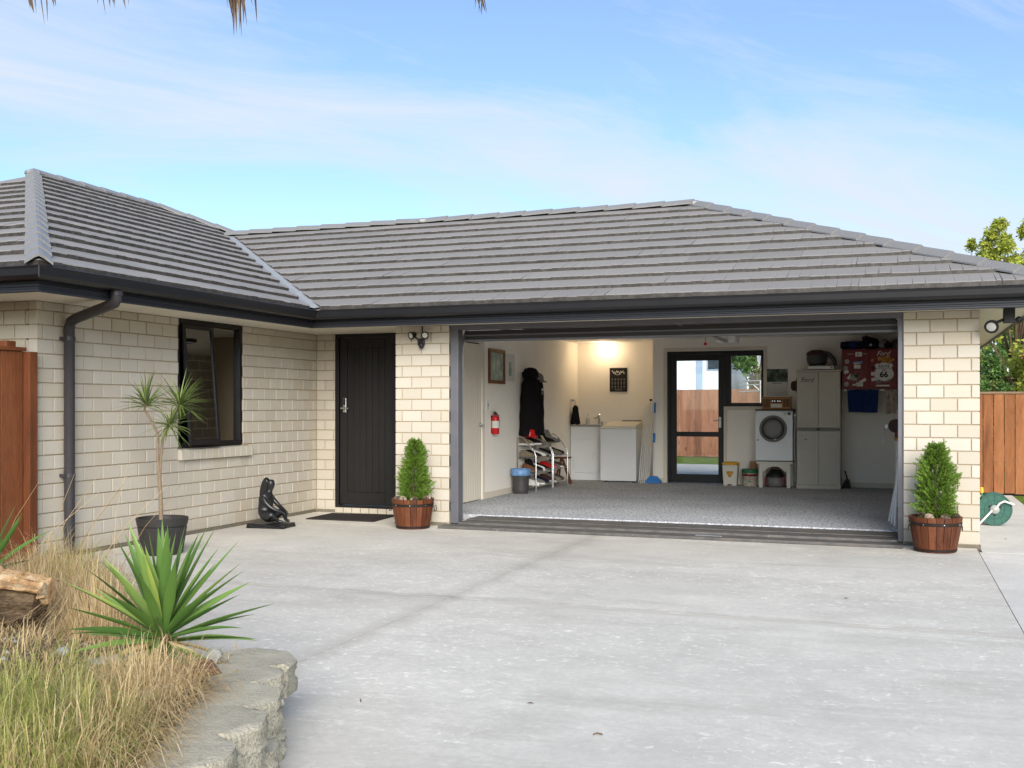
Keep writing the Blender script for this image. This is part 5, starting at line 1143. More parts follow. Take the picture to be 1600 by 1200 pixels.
def planter(cx, cy, label, plabel, seed, coneword):
    rr = random.Random(seed)
    pl = thing('barrel_planter', label, 'planter', (cx, cy, 0), 'half-barrel planters at the garage')
    H, r0, r1, n = 0.335, 0.185, 0.242, 20
    for k in range(n):
        a0, a1 = 2*math.pi*(k+0.035)/n, 2*math.pi*(k+0.965)/n; b = MB(); vs = []
        for (z, f) in ((0.004, 0.0), (0.12, 0.42), (0.24, 0.77), (H+rr.uniform(-0.002, 0.003), 1.0)):
            ro = r0+(r1-r0)*f+rr.uniform(-0.0012, 0.0012)
            for (r_, a) in ((ro, a0), (ro*1.004, (a0+a1)/2), (ro, a1), (ro-0.02, a1), (ro-0.02, a0)): vs.append((cx+r_*math.cos(a), cy+r_*math.sin(a), z))
        fs = [(i*5+j, i*5+(j+1) % 5, (i+1)*5+(j+1) % 5, (i+1)*5+j) for i in range(3) for j in range(5)]+[(4, 3, 2, 1, 0), (15, 16, 17, 18, 19)]
        b.add(vs, fs); b.build('stave', 'barrel', pl)
    for (z, hh, f) in ((0.255, 0.030, 0.79), (0.012, 0.022, 0.03)):
        ro = r0+(r1-r0)*f+0.004; lpart('hoop', 'hoop_iron', pl, [(ro-0.002, z), (ro+0.002, z+0.001), (ro+0.006, z+hh), (ro+0.002, z+hh+0.001)], cx, cy, 30)
    for k in range(8):
        a = k*math.pi/4+0.3; b = MB(); b.lathe([(0.007, 0), (0.005, 0.004), (0, 0.005)], 0, 0, 8); ro = r0+(r1-r0)*0.82+0.006
        b.xf(Matrix.Translation((cx+ro*math.cos(a), cy+ro*math.sin(a), 0.27)) @ Matrix.Rotation(a, 4, 'Z') @ Matrix.Rotation(R(90), 4, 'Y')); b.build('rivet', 'steel', pl)
    for s_ in (-1, 1):
        a = th if s_ > 0 else th+math.pi; hx, hy = cx+0.243*math.cos(a), cy+0.243*math.sin(a)
        tpart('handle', 'hoop_iron', pl, [(hx, hy-0.03, 0.26), (hx+s_*0.012, hy-0.03, 0.235), (hx+s_*0.012, hy-0.03, 0.20), (hx+s_*0.012, hy+0.03, 0.20), (hx+s_*0.012, hy+0.03, 0.235), (hx, hy+0.03, 0.26)], 0.005, 6)
    b = MB(); b.lathe([(0.218, H-0.055), (0.1, H-0.045), (0, H-0.04)], cx, cy, 20, wob=lambda a, z: 1+0.02*math.sin(5*a)); b.build('potting_soil', 'soil', pl, smooth=True)
    tr = thing('conifer_shrub', plabel, 'shrub', (cx, cy, H-0.05), 'conifers in the half barrels')
    tpart('trunk', 'trunk_bark', tr, [(cx, cy, H-0.05), (cx+0.005, cy, H+0.1), (cx-0.004, cy, 0.8)], [0.022, 0.018, 0.008])
    return tr, H
def cone(cx, cy, z, r, seed, label):
    rr = random.Random(seed); c = thing('pine_cone', label, 'pine cone', (cx, cy, z), 'pine cones in the planters'); b = MB()
    ax = Matrix.Translation((cx, cy, z+r*0.9)) @ Matrix.Rotation(rr.uniform(0, 6), 4, 'Z') @ Matrix.Rotation(R(rr.uniform(30, 75)), 4, 'X')
    for i in range(11):
        zz_ = -r+2.0*r*i/10; rad = r*max(0.15, (1-((zz_/r)**2)*0.85))**0.5
        for k in range(9):
            a = 2*math.pi*(k+0.5*(i % 2))/9; d = Vector((math.cos(a), math.sin(a), 0)); s2 = Vector((-d.y, d.x, 0)); q = Vector((0, 0, zz_))
            w = rad*0.40; b.add([q+d*rad*0.35-s2*w*0.4, q+d*rad*0.35+s2*w*0.4, q+d*rad+s2*w+Vector((0, 0, r*0.28)), q+d*rad*1.06+Vector((0, 0, r*0.33)), q+d*rad-s2*w+Vector((0, 0, r*0.28))], [(0, 1, 2, 3, 4)])
    b.xf(ax); b.build('scales', 'pinecone', c)
tr, H = planter(-5.17, 10.80, 'brown half-barrel planter left of the garage opening', 'bushy green conifer leaning upright in the left barrel', 3, 'left')
def interp(t_, pts):
    for (a, b2) in zip(pts, pts[1:]):
        if a[0] <= t_ <= b2[0]: return a[1]+(b2[1]-a[1])*(t_-a[0])/(b2[0]-a[0])
    return pts[-1][1]
lean = lambda t_: interp(t_, [(0, 0.105), (0.15, 0.135), (0.4, 0.128), (0.55, 0.10), (0.68, 0.055), (0.80, 0.075), (0.92, 0.048), (1.0, 0.012)])
spray_conifer(tr, -5.16, 10.80, H+0.0, 1.0, lean, 1300, 'leaf_conifer', 5, lean=0.03)
tr, H = planter(0.335, 10.78, 'brown half-barrel planter in front of the right brick pillar', 'bushy green conifer in front of the right brick pillar', 4, 'right')
rfun = lambda t_: interp(t_, [(0, 0.10), (0.12, 0.125), (0.6, 0.128), (0.74, 0.095), (0.80, 0.062), (0.9, 0.068), (1.0, 0.02)])
spray_conifer(tr, 0.345, 10.78, H+0.0, 1.02, rfun, 1500, 'leaf_conifer', 9)
k = 0
for (cx, cy, word) in ((-5.17, 10.80, 'left'), (0.335, 10.78, 'right')):
    for (a, rr_, nm) in ((200, 0.165, 'leftmost'), (232, 0.17, 'second from left'), (285, 0.165, 'third from left'), (335, 0.17, 'rightmost')):
        aa = R(a)+th; cone(cx+rr_*math.cos(aa), cy+rr_*math.sin(aa), 0.285, 0.042, k, f'grey-brown pine cone, {nm} in the {word} barrel planter'); k += 1

# --- doormat
mt = MB(); mt.add([(-6.79, 11.16, 0.002), (-5.86, 11.16, 0.002), (-5.93, 11.93, 0.002), (-6.82, 11.86, 0.002), (-6.79, 11.16, 0.014), (-5.86, 11.16, 0.014), (-5.93, 11.93, 0.014), (-6.82, 11.86, 0.014)], [(3, 2, 1, 0), (4, 5, 6, 7), (0, 1, 5, 4), (1, 2, 6, 5), (2, 3, 7, 6), (3, 0, 4, 7)])
tag(mt.build('doormat', 'mat_dark', bevel=0.003), 'flat dark doormat in front of the black front door', 'doormat')

# --- seated statue
sx0, sy0 = -6.72, 10.30
stt = thing('seated_statue', 'black statue of a seated long-haired woman against the wing wall', 'statue', (sx0, sy0, 0))
b = MB(); bm = bmesh.new(); bmesh.ops.create_cube(bm, size=1); bmesh.ops.subdivide_edges(bm, edges=bm.edges, cuts=5, use_grid_fill=True)
rr = random.Random(2)
for v_ in bm.verts:
    v_.co = Vector((v_.co.x*0.46+rr.uniform(-.008, .008), v_.co.y*0.30+rr.uniform(-.008, .008), (v_.co.z+0.5)*0.052+(rr.uniform(-.006, .004) if v_.co.z > 0.4 else 0)))
me = bpy.data.meshes.new('plinth'); bm.to_mesh(me); bm.free(); me.materials.append(MATS['statue_black']); o = bpy.data.objects.new('plinth', me); C.objects.link(o); o.parent = stt
def skin(name, verts, edges, radii, parent, mat, root=0, lev=2):
    me = bpy.data.meshes.new(name); me.from_pydata(verts, edges, []); o = bpy.data.objects.new(name, me); C.objects.link(o); o.parent = parent
    me.materials.append(MATS[mat]); md = o.modifiers.new('skin', 'SKIN'); md.use_smooth_shade = True
    for i, r_ in enumerate(radii):
        me.skin_vertices[0].data[i].radius = r_ if isinstance(r_, tuple) else (r_, r_); me.skin_vertices[0].data[i].use_root = (i == root)
    sd = o.modifiers.new('sub', 'SUBSURF'); sd.levels = lev; sd.render_levels = lev
    return o
V = []; Ed = []; Ra = []
def chain(start, pts):
    i = start
    for (p, r_) in pts:
        V.append(p); Ra.append(r_); Ed.append((i, len(V)-1)); i = len(V)-1
    return i
V.append((-0.080, 0, 0.125)); Ra.append((0.078, 0.095))
chain(0, [((-0.080, 0, 0.205), (0.090, 0.085)), ((-0.058, 0, 0.295), (0.084, 0.084)), ((-0.050, 0, 0.368), (0.048, 0.075)), ((-0.022, 0, 0.415), (0.026, 0.028)), ((0.006, 0, 0.462), (0.042, 0.038)), ((0.002, 0, 0.508), (0.054, 0.048)), ((-0.012, 0, 0.548), (0.036, 0.036))])
for sgn in (-1, 1):      # arms reaching forward and down to the shins, legs folded low
    chain(3, [((-0.060, sgn*0.092, 0.358), 0.033), ((-0.005, sgn*0.112, 0.285), 0.029), ((0.055, sgn*0.105, 0.232), 0.025), ((0.115, sgn*0.080, 0.200), 0.021), ((0.175, sgn*0.040, 0.172), 0.014), ((0.198, sgn*0.032, 0.145), 0.011)])
    if sgn < 0: chain(0, [((-0.02, -0.090, 0.110), 0.062), ((0.045, -0.115, 0.150), 0.048), ((0.072, -0.112, 0.162), 0.040), ((0.095, -0.085, 0.112), 0.030), ((0.125, -0.055, 0.075), 0.022), ((0.180, -0.050, 0.068), 0.016)])
    else: chain(0, [((-0.01, 0.085, 0.115), 0.060), ((0.075, 0.110, 0.170), 0.045), ((0.110, 0.105, 0.180), 0.037), ((0.135, 0.075, 0.125), 0.028), ((0.165, 0.045, 0.085), 0.020), ((0.215, 0.035, 0.072), 0.015)])
fig = skin('figure', V, Ed, Ra, stt, 'statue_black')
hv = [(-0.024, 0, 0.545), (-0.046, 0, 0.530), (-0.070, 0, 0.490), (-0.092, 0, 0.430), (-0.108, 0, 0.365), (-0.118, 0, 0.320)]
skin('hair', hv, [(i, i+1) for i in range(5)], [(0.044, 0.048), (0.046, 0.054), (0.036, 0.054), (0.026, 0.050), (0.020, 0.042), (0.008, 0.022)], stt, 'statue_black')
b = MB(); b.add([(0.050, -0.008, 0.490), (0.050, 0.008, 0.490), (0.074, 0, 0.484), (0.052, 0, 0.518)], [(0, 1, 2), (0, 2, 3), (1, 3, 2)]); b.v = [v_+Vector((sx0, sy0, 0)) for v_ in b.v]; b.build('nose', 'statue_black', stt)
stt.rotation_euler = (0, 0, R(6))

# --- potted dracaena
px0, py0 = -6.47, 8.10
pot = thing('black_pot', 'black ribbed half-barrel pot by the wing wall', 'pot', (px0, py0, 0))
lpart('pot', 'pot_black', pot, [(0, 0.004), (0.175, 0.004), (0.18, 0.02), (0.205, 0.17), (0.222, 0.255), (0.215, 0.262), (0.226, 0.27), (0.238, 0.335), (0.232, 0.342), (0.222, 0.335), (0.205, 0.26)], px0, py0, 40)
for k in range(20):
    a = 2*math.pi*k/20; tpart('rib', 'pot_black', pot, [(px0+0.181*math.cos(a), py0+0.181*math.sin(a), 0.01), (px0+0.219*math.cos(a), py0+0.219*math.sin(a), 0.25)], 0.004, 5)
lpart('soil_surface', 'bark_chip', pot, [(0.22, 0.30), (0.1, 0.312), (0, 0.315)], px0, py0, 20)
dc = thing('dracaena_plant', 'slender dragon tree with three leafy heads in the black pot', 'plant', (px0, py0, 0.31))
RV = Vector((math.cos(th), math.sin(th), 0)); FV = CF
P0 = Vector((px0, py0, 0))
def L2(r_, f_, z): return P0+RV*r_+FV*f_+Vector((0, 0, z))
tpart('stem', 'plant_stem', dc, [L2(-0.01, 0, 0.30), L2(-0.015, 0, 0.55), L2(-0.03, 0.0, 0.73), L2(-0.045, 0.01, 0.88), L2(-0.045, 0.02, 1.12), L2(-0.12, 0.02, 1.26), L2(-0.165, 0.0, 1.35), L2(-0.15, 0.0, 1.42)], [0.022, 0.018, 0.016, 0.013, 0.011, 0.011, 0.011, 0.010], 10)
tpart('stem', 'plant_stem', dc, [L2(-0.025, 0, 0.72), L2(-0.02, 0.02, 0.9), L2(-0.005, 0.03, 1.08), L2(0.03, 0.02, 1.18), L2(0.09, 0.02, 1.28), L2(0.16, 0.0, 1.40)], [0.015, 0.013, 0.012, 0.011, 0.010, 0.010], 10)
tpart('stem', 'plant_stem', dc, [L2(-0.02, 0.0, 0.78), L2(0.0, -0.02, 0.95), L2(0.02, -0.03, 1.10), L2(0.08, -0.03, 1.20)], [0.013, 0.011, 0.010, 0.009], 10)
def blade(b, base, d, L, w, droop, nseg=6, vfold=0.35, twist=0):
    d = d.normalized(); side_ = d.cross(Vector((0, 0, 1)))
    side_ = side_.normalized() if side_.length > 1e-3 else Vector((1, 0, 0))
    if twist: side_ = (Matrix.Rotation(twist, 3, d) @ side_)
    p = Vector(base); rows = []; dd = d.copy()
    for i in range(nseg+1):
        u_ = i/nseg; ww = w*(0.55+1.1*u_ if u_ < 0.4 else 1.0*(1-((u_-0.4)/0.6)**1.5))
        ww = max(ww, 0.0006); nn = side_.cross(dd).normalized()
        rows.append((p-side_*ww*0.5+nn*ww*vfold, p.copy(), p+side_*ww*0.5+nn*ww*vfold))
        dd = (dd+Vector((0, 0, -droop/nseg*(0.4+u_)))).normalized(); p = p+dd*(L/nseg)
    k = len(b.v); b.v += [Vector(v_) for r_ in rows for v_ in r_]
    for i in range(nseg):
        a = k+i*3; b.f += [[a, a+1, a+4, a+3], [a+1, a+2, a+5, a+4]]
def head(c, n, L, axis, seed, w=0.014, spread=1.25):
    rr = random.Random(seed); b = MB(); axis = axis.normalized(); o1 = axis.orthogonal().normalized(); o2 = axis.cross(o1)
    for i in range(n):
        a = rr.uniform(0, 6.28); e = spread*(rr.random()**0.75); d = axis*math.cos(e)+(o1*math.cos(a)+o2*math.sin(a))*math.sin(e)
        blade(b, c-axis*rr.uniform(0, 0.05)+d*0.008, d, L*rr.uniform(0.6, 1.05), w*rr.uniform(0.7, 1.2), rr.uniform(0.1, 0.75), 5)
    b.build('leaf_head', 'leaf_dracaena', dc)
head(L2(-0.15, 0, 1.42), 70, 0.33, Vector((0.1, 0, 1)), 1, 0.014, 1.75)
head(L2(0.17, 0, 1.42), 84, 0.34, Vector((0.45, 0.1, 1)), 2, 0.015, 1.75)
head(L2(0.09, -0.03, 1.22), 64, 0.30, Vector((0.7, -0.1, 0.9)), 3, 0.013, 1.9)

# --- security lights
sl_ = thing('wall_floodlight', 'twin-head security light on the left brick pillar', 'light', (-5.21, 11.12, 2.10))
yl = 11.126; part('backplate', 'black_plastic', sl_, (-5.25, -5.17, yl-0.035, yl, 2.09, 2.17), bevel=0.006)
lpart('sensor', 'black_plastic', sl_, [(0, 2.055), (0.02, 2.055), (0.03, 2.07), (0.03, 2.10), (0.02, 2.115)], -5.19, yl-0.055, 14)
for (dx, rz_) in ((-0.085, 25), (0.075, -20)):
    b = MB(); b.lathe([(0.018, 0.05), (0.03, 0.035), (0.045, -0.02), (0.047, -0.03), (0.042, -0.03)], 0, 0, 20, axis='y'); mt4 = Matrix.Translation((-5.21+dx, yl-0.075, 2.21)) @ Matrix.Rotation(R(-rz_), 4, 'Z') @ Matrix.Rotation(R(18), 4, 'X'); b.xf(mt4); hd = b.build('lamp_head', 'black_plastic', sl_, smooth=True, angle=40)
    b = MB(); b.lathe([(0.0415, -0.026), (0.02, -0.034), (0, -0.036)], 0, 0, 20, axis='y'); b.xf(mt4); b.build('lens', 'lamp_lens', sl_, smooth=True)
    tpart('arm', 'black_plastic', sl_, [(-5.21+dx*0.2, yl-0.03, 2.15), (-5.21+dx*0.7, yl-0.05, 2.185), (-5.21+dx, yl-0.05, 2.20)], 0.010)
tpart('conduit', 'black_plastic', sl_, [(-5.20, yl-0.008, 2.17), (-5.20, yl-0.008, 2.315)], 0.006)
sl_ = thing('soffit_floodlight', 'black security light under the soffit right of the brick pillar', 'light', (0.99, 11.04, SOF-0.15))
part('mount', 'black_plastic', sl_, (0.945, 1.045, 10.99, 11.09, SOF-0.145, SOF-0.001), bevel=0.008)
b = MB(); b.lathe([(0.02, 0.05), (0.045, 0.03), (0.062, -0.02), (0.066, -0.045), (0.058, -0.045)], 0, 0, 22, axis='y'); mt4 = Matrix.Translation((0.845, 10.99, SOF-0.165)) @ Matrix.Rotation(R(-15), 4, 'Z') @ Matrix.Rotation(R(25), 4, 'X'); b.xf(mt4); b.build('lamp_head', 'black_plastic', sl_, smooth=True, angle=40)
b = MB(); b.lathe([(0.057, -0.040), (0.03, -0.05), (0, -0.052)], 0, 0, 22, axis='y'); b.xf(mt4); b.build('lens', 'lamp_lens', sl_, smooth=True)
tpart('arm', 'black_plastic', sl_, [(0.95, 11.03, SOF-0.11), (0.90, 11.02, SOF-0.13), (0.86, 11.01, SOF-0.145)], 0.014)
b = MB(); b.lathe([(0.01, 0.03), (0.03, 0.02), (0.034, -0.01), (0.0, -0.02)], 0, 0, 14, axis='y'); b.xf(Matrix.Translation((1.08, 11.0, SOF-0.12)) @ Matrix.Rotation(R(30), 4, 'Z') @ Matrix.Rotation(R(40), 4, 'X')); b.build('sensor', 'black_plastic', sl_, smooth=True)

# --- hose reel on the path
hx, hy_ = 1.05, 13.40
hr = thing('hose_reel', 'green garden hose reel with white crank on the side path', 'hose reel', (hx, hy_, 0))
for (y0, y1) in ((hy_-0.10, hy_-0.085), (hy_+0.085, hy_+0.10)):
    lpart('flange', 'reel_green', hr, [(0, y0-hy_), (0.10, y0-hy_), (0.104, y0-hy_-0.005), (0.110, y0-hy_-0.005), (0.114, y0-hy_), (0.168, y0-hy_), (0.172, y0-hy_-0.006), (0.184, y0-hy_-0.006), (0.187, y0-hy_), (0.187, y1-hy_), (0, y1-hy_)], hx, hy_, 40, axis='y', cz=0.19)
b = MB(); pts = []
for i in range(150): a = i*0.42; pts.append((hx+0.115*math.cos(a), hy_-0.075+0.15*abs(((i/150*3) % 2)-1), 0.19+0.115*math.sin(a)))
b.tube(pts, 0.011, 6); b.build('hose', 'hose_green', hr, smooth=True)
lpart('hub', 'pale_stone', hr, [(0.05, 0), (0.05, -0.012), (0.028, -0.03), (0, -0.03)], hx, hy_-0.101, 18, axis='y', cz=0.19)
for k in range(12):
    a = 2*math.pi*k/12; tpart('flange_rib', 'reel_green', hr, [(hx+0.06*math.cos(a), hy_-0.1005, 0.19+0.06*math.sin(a)), (hx+0.17*math.cos(a), hy_-0.1005, 0.19+0.17*math.sin(a))], 0.0035, 6)
for k in range(3):
    a = 2*math.pi*k/3+0.5; b = MB(); b.lathe([(0.018, -0.004), (0, -0.004)], hx+0.062*math.cos(a), hy_-0.1005, 10, axis='y', cz=0.19+0.062*math.sin(a), cap=False); b.build('hub_slot', 'black_plastic', hr)
tpart('crank', 'white_plastic', hr, [(hx, hy_-0.125, 0.19), (hx+0.05, hy_-0.135, 0.265), (hx+0.10, hy_-0.14, 0.29), (hx+0.17, hy_-0.14, 0.265), (hx+0.20, hy_-0.14, 0.255)], 0.012)
for s_ in (-1, 1): tpart('stand_leg', 'white_plastic', hr, [(hx-0.02, hy_+s_*0.118, 0.19), (hx-0.17, hy_+s_*0.118, 0.012)], 0.011)
tpart('foot_rail', 'white_plastic', hr, [(hx-0.17, hy_-0.12, 0.012), (hx-0.17, hy_+0.12, 0.012)], 0.011)
hf = thing('hose_fitting', 'yellow hose fitting on the hose beside the reel', 'fitting', (0.90, 13.6, 0.35)); lpart('connector', 'yellow_plastic', hf, [(0, 0.36), (0.018, 0.36), (0.022, 0.39), (0.016, 0.43), (0, 0.43)], 0.925, 13.5, 12); tpart('hose_end', 'hose_green', hf, [(0.925, 13.5, 0.37), (0.93, 13.46, 0.32), (0.97, 13.40, 0.26), (1.0, 13.38, 0.19)], 0.010)

# ================================================================ FENCES
def fence(name, label, axis, fixed, a0, a1, h, mat, bw, gap, out, rail=True, capm='fence_cap', cap=True, gapfun=None, posts=True, jit=0.004):
    mid_ = (a0+a1)/2; loc = (fixed, mid_, 0) if axis == 'y' else (mid_, fixed, 0)
    f = thing(name, label, 'fence', loc); a = a0; k = 0
    def bx(p0, p1, d0, d1, z0, z1):
        lo, hi = sorted((fixed+out*d0, fixed+out*d1)); return (lo, hi, p0, p1, z0, z1) if axis == 'y' else (p0, p1, lo, hi, z0, z1)
    while a < a1-0.03:
        e = min(a+bw, a1); j = U(-jit, jit); part('board', mat, f, bx(a, e-gap, 0.0+j, 0.019+j, U(0.01, 0.03), h-U(0, 0.006)), bevel=0.0015, seg=1); a = e; k += 1
    for z in (0.35, h*0.5, h-0.25): part('rail', mat, f, bx(a0, a1, -0.052, -0.006, z, z+0.09))
    if posts:
        p = a0
        while p <= a1: part('post', mat, f, bx(p, p+0.09, -0.145, -0.055, 0, h-0.02)); p += 2.2
    if cap: part('cap', capm, f, bx(a0-0.02, a1+0.02, -0.07, 0.04, h+0.002, h+0.035), bevel=0.004)
    return f
lf_ = fence('timber_fence', 'red-brown stained timber fence at the corner of the wing', 'y', -7.19, 3.2, 7.13, 1.86, 'fence_left', 0.205, 0.004, 1, capm='fence_left')
part('post', 'fence_left', lf_, (-7.185, -7.10, 7.135, 7.225, 0, 1.857), bevel=0.004)
part('post', 'fence_left', lf_, (-7.32, -7.22, 7.0, 7.1, 0.0, 1.95), bevel=0.004)
fence('side_fence', 'orange-brown board fence with light gaps at the end of the side path', 'x', 18.0, 0.80, 8.0, 1.575, 'fence_right', 0.152, 0.010, -1)
fence('rear_fence', 'weathered brown board fence seen through the rear door', 'x', 28.5, -9, 3.5, 1.84, 'fence_back', 0.20, 0.004, -1, cap=False)

# ================================================================ TREES
def tree(name, label, base, height, spread, zc0, mat, nleaf, leaf, seed, group, lobes=14, trunk=0.10, sparse=0.0):
    rr = random.Random(seed); base = Vector(base); t_ = thing(name, label, 'tree', tuple(base), group)
    tk = MB(); top = base+Vector((rr.uniform(-.2, .2), rr.uniform(-.2, .2), height*0.78)); m1 = base.lerp(top, 0.45)+Vector((rr.uniform(-.12, .12), rr.uniform(-.12, .12), 0))
    tk.tube([base-Vector((0, 0, 0.1)), base+Vector((0, 0, 0.3)), m1, top], [trunk*1.25, trunk, trunk*0.7, trunk*0.2], 9)
    cl_ = []
    for i in range(lobes):
        a = rr.uniform(0, 6.28); q = rr.random(); z = zc0+(height-zc0)*q; R_ = spread*(math.sin(math.pi*min(0.96, 0.18+q*0.80)))**0.8*rr.uniform(0.35, 0.95)
        c = base+Vector((R_*math.cos(a), R_*math.sin(a), z)); cl_.append((c, rr.uniform(0.20, 0.38)*spread*(1.1-0.4*q)))
        s_ = base.lerp(top, min(0.95, max(0.15, (z/height)*0.7))); tk.tube([s_, s_.lerp(c, 0.5)+Vector((0, 0, 0.08)), c], [trunk*0.35, trunk*0.22, trunk*0.08], 5)
    tk.build('trunk', 'trunk_bark', t_, smooth=True)
    b = MB(); per = nleaf//lobes
    for (c, r_) in cl_:
        for i in range(per):
            d = Vector((rr.gauss(0, 1), rr.gauss(0, 1), rr.gauss(0, 0.85))).normalized(); p = c+d*r_*(rr.random()**0.45)*(1+sparse*rr.gauss(0, .5))
            L = leaf*rr.uniform(0.6, 1.3); ax = Vector((rr.uniform(-1, 1), rr.uniform(-1, 1), rr.uniform(-0.8, 0.6))).normalized(); sd = ax.orthogonal().normalized(); sd = Matrix.Rotation(rr.uniform(0, 6.28), 3, ax) @ sd
            b.add([p, p+ax*L*0.5+sd*L*0.24, p+ax*L, p+ax*L*0.5-sd*L*0.24], [(0, 1, 2, 3)])
    b.build('crown', mat, t_); return t_
GT = 'trees beyond the side fence'
tree('leafy_tree', 'yellow-green leafy tree just beyond the side fence', (2.05, 21.4, 0), 3.9, 1.25, 1.2, 'leaf_tree_yellow', 15000, 0.10, 11, GT, 30)
tree('leafy_tree', 'darker green bush low behind the side fence near the pillar', (1.42, 19.6, 0), 2.25, 0.55, 0.6, 'leaf_tree_green', 7000, 0.07, 12, GT, 18, 0.06)
tree('leafy_tree', 'orange-tinged bush behind the side fence at the picture edge', (2.35, 19.9, 0), 2.75, 0.5, 0.8, 'leaf_tree_orange', 4000, 0.07, 13, GT, 16, 0.06)
tree('leafy_tree', 'wide green tree filling the gap behind the yellow-green tree', (1.2, 25.5, 0), 3.9, 1.7, 0.6, 'leaf_tree_green', 12000, 0.12, 14, GT, 26)
tree('sparse_tree', 'tall sparse pale green tree highest above the roof end', (2.42, 30.0, 0), 6.1, 0.75, 3.0, 'leaf_tree_yellow', 11000, 0.10, 15, GT, 34, 0.07, 0.5)
tree('sparse_tree', 'thin sparse tree leftmost above the roof end', (1.87, 30.5, 0), 5.9, 0.5, 3.6, 'leaf_tree_yellow', 3500, 0.09, 16, GT, 20, 0.05, 0.6)
tree('sparse_tree', 'full pale tree at the right edge above the roof', (3.25, 30.0, 0), 6.0, 0.95, 2.6, 'leaf_tree_yellow', 18000, 0.10, 17, GT, 40, 0.09, 0.35)
tree('garden_tree', 'green tree seen through the glass of the rear door', (-4.0, 33.0, 0), 4.6, 1.3, 1.2, 'leaf_tree_green', 5000, 0.14, 18, 'trees behind the garage', 16)
tree('garden_tree', 'green tree seen at the left edge of the rear window', (-3.55, 40.0, 0), 5.2, 1.1, 1.6, 'leaf_tree_green', 4000, 0.15, 19, 'trees behind the garage', 16)
tag_ = MB(); pts = [(-30, 60, 8.0)]
wire = MB(); wp = []
for i in range(21):
    u_ = i/20; wp.append((1.2+8*u_, 26.0, 4.55+1.1*u_+0.8*((u_-0.5)**2-0.25)))
wire.tube(wp, 0.012, 5); tag(wire.build('power_line', 'cable'), 'thin dark overhead wire crossing the trees at the right edge', 'wire')

# ================================================================ BEHIND THE GARAGE
nh = thing('neighbour_house', 'pale weatherboard neighbouring house seen through the rear door', 'house', (-6.8, 33, 0))
part('wall', 'neighbour_wall', nh, (-9.5, -5.05, 33.0, 38, 0, 4.2))
for k in range(17): part('weatherboard', 'neighbour_wall', nh, (-9.5, -5.04, 32.975, 32.9995, 0.2+k*0.235, 0.2+k*0.235+0.228))
part('corner_trim', 'neighbour_trim', nh, (-5.95, -5.75, 32.94, 32.9745, 0, 4.2)); w_ = part('window', 'neighbour_trim', nh, (-5.62, -5.22, 32.95, 32.974, 2.5, 3.3)); part('pane', 'glass_tinted', w_, (-5.58, -5.26, 32.945, 32.9495, 2.54, 3.26))
b = MB(); b.add([(-9.8, 32.6, 4.2), (-4.8, 32.6, 4.2), (-4.8, 38.4, 4.2), (-9.8, 38.4, 4.2), (-9.8, 35.5, 5.6), (-4.8, 35.5, 5.6)], [(0, 1, 5, 4), (2, 3, 4, 5), (0, 4, 3), (1, 2, 5), (3, 2, 1, 0)]); b.build('roof', 'neighbour_roof', nh)
nh = thing('white_shed', 'white shed with pale roof seen through the rear window', 'shed', (-2.8, 34, 0))
part('wall', 'neighbour_wall', nh, (-4.45, 2.5, 34, 37, 0, 2.35)); part('gutter', 'neighbour_trim', nh, (-4.6, 2.6, 33.75, 33.95, 2.32, 2.42))
b = MB(); b.add([(-4.6, 33.9, 2.42), (2.6, 33.9, 2.42), (2.6, 37.2, 2.42), (-4.6, 37.2, 2.42), (-3.4, 35.5, 4.2), (2.0, 35.5, 4.2)], [(0, 1, 5, 4), (2, 3, 4, 5), (0, 4, 3), (1, 2, 5), (3, 2, 1, 0)]); b.build('roof', 'neighbour_roof', nh)
cl2 = thing('clothes_line', 'grey folding clothesline frame seen through the rear window', 'clothesline', (-3.6, 27.8, 0)); tpart('post', 'steel', cl2, [(-3.35, 27.8, 0), (-3.35, 27.8, 2.05)], 0.03)
for z in (1.95, 2.05, 1.78): tpart('arm', 'steel', cl2, [(-3.9, 27.8, z-0.02), (-3.35, 27.8, z), (-2.2, 27.8, z+0.03)], 0.018)
tpart('brace', 'steel', cl2, [(-3.55, 27.8, 1.95), (-3.25, 27.8, 1.70)], 0.015)

# ================================================================ GARDEN BED
def bedz(x, y):
    e = 0.26*min(1, max(0, (4.9-y)/1.4))+0.05
    return e+0.10*max(0, min(1, (-3.1-x)/1.6))*max(0, min(1, (6.0-y)/2.0))+0.012*math.sin(x*7)*math.cos(y*6)
edge = [(-1.75, 0.5), (-1.80, 1.6), (-1.95, 2.6), (-2.25, 3.2), (-2.52, 3.62), (-2.85, 4.02), (-3.35, 4.55), (-4.1, 5.15), (-5.0, 5.85), (-6.0, 6.55), (-6.95, 7.22)]
def edge_x(y):
    for (a, b2) in zip(edge, edge[1:]):
        if a[1] <= y <= b2[1]: return a[0]+(b2[0]-a[0])*(y-a[1])/(b2[1]-a[1])
    return edge[0][0] if y < edge[0][1] else edge[-1][0]
b = MB(); NY, NX = 60, 26
for i in range(NY+1):
    y = 0.5+(7.22-0.5)*i/NY; xe = edge_x(y)
    for k in range(NX+1):
        u_ = k/NX; xx = xe+(-7.18-xe)*u_; b.v.append(Vector((xx, y, bedz(xx, y) if k else -0.02)))
for i in range(NY):
    for k in range(NX): a = i*(NX+1)+k; b.f.append([a, a+NX+1, a+NX+2, a+1])
bed = b.build('garden_bed', 'ground_soil', smooth=True); 
for p_ in bed.data.polygons: pass
tag(bed, kind='structure')
bm = bmesh.new(); bm.from_mesh(bed.data); bmesh.ops.recalc_face_normals(bm, faces=bm.faces)
if sum(f.normal.z for f in bm.faces) < 0: bmesh.ops.reverse_faces(bm, faces=bm.faces)
bm.to_mesh(bed.data); bm.free()
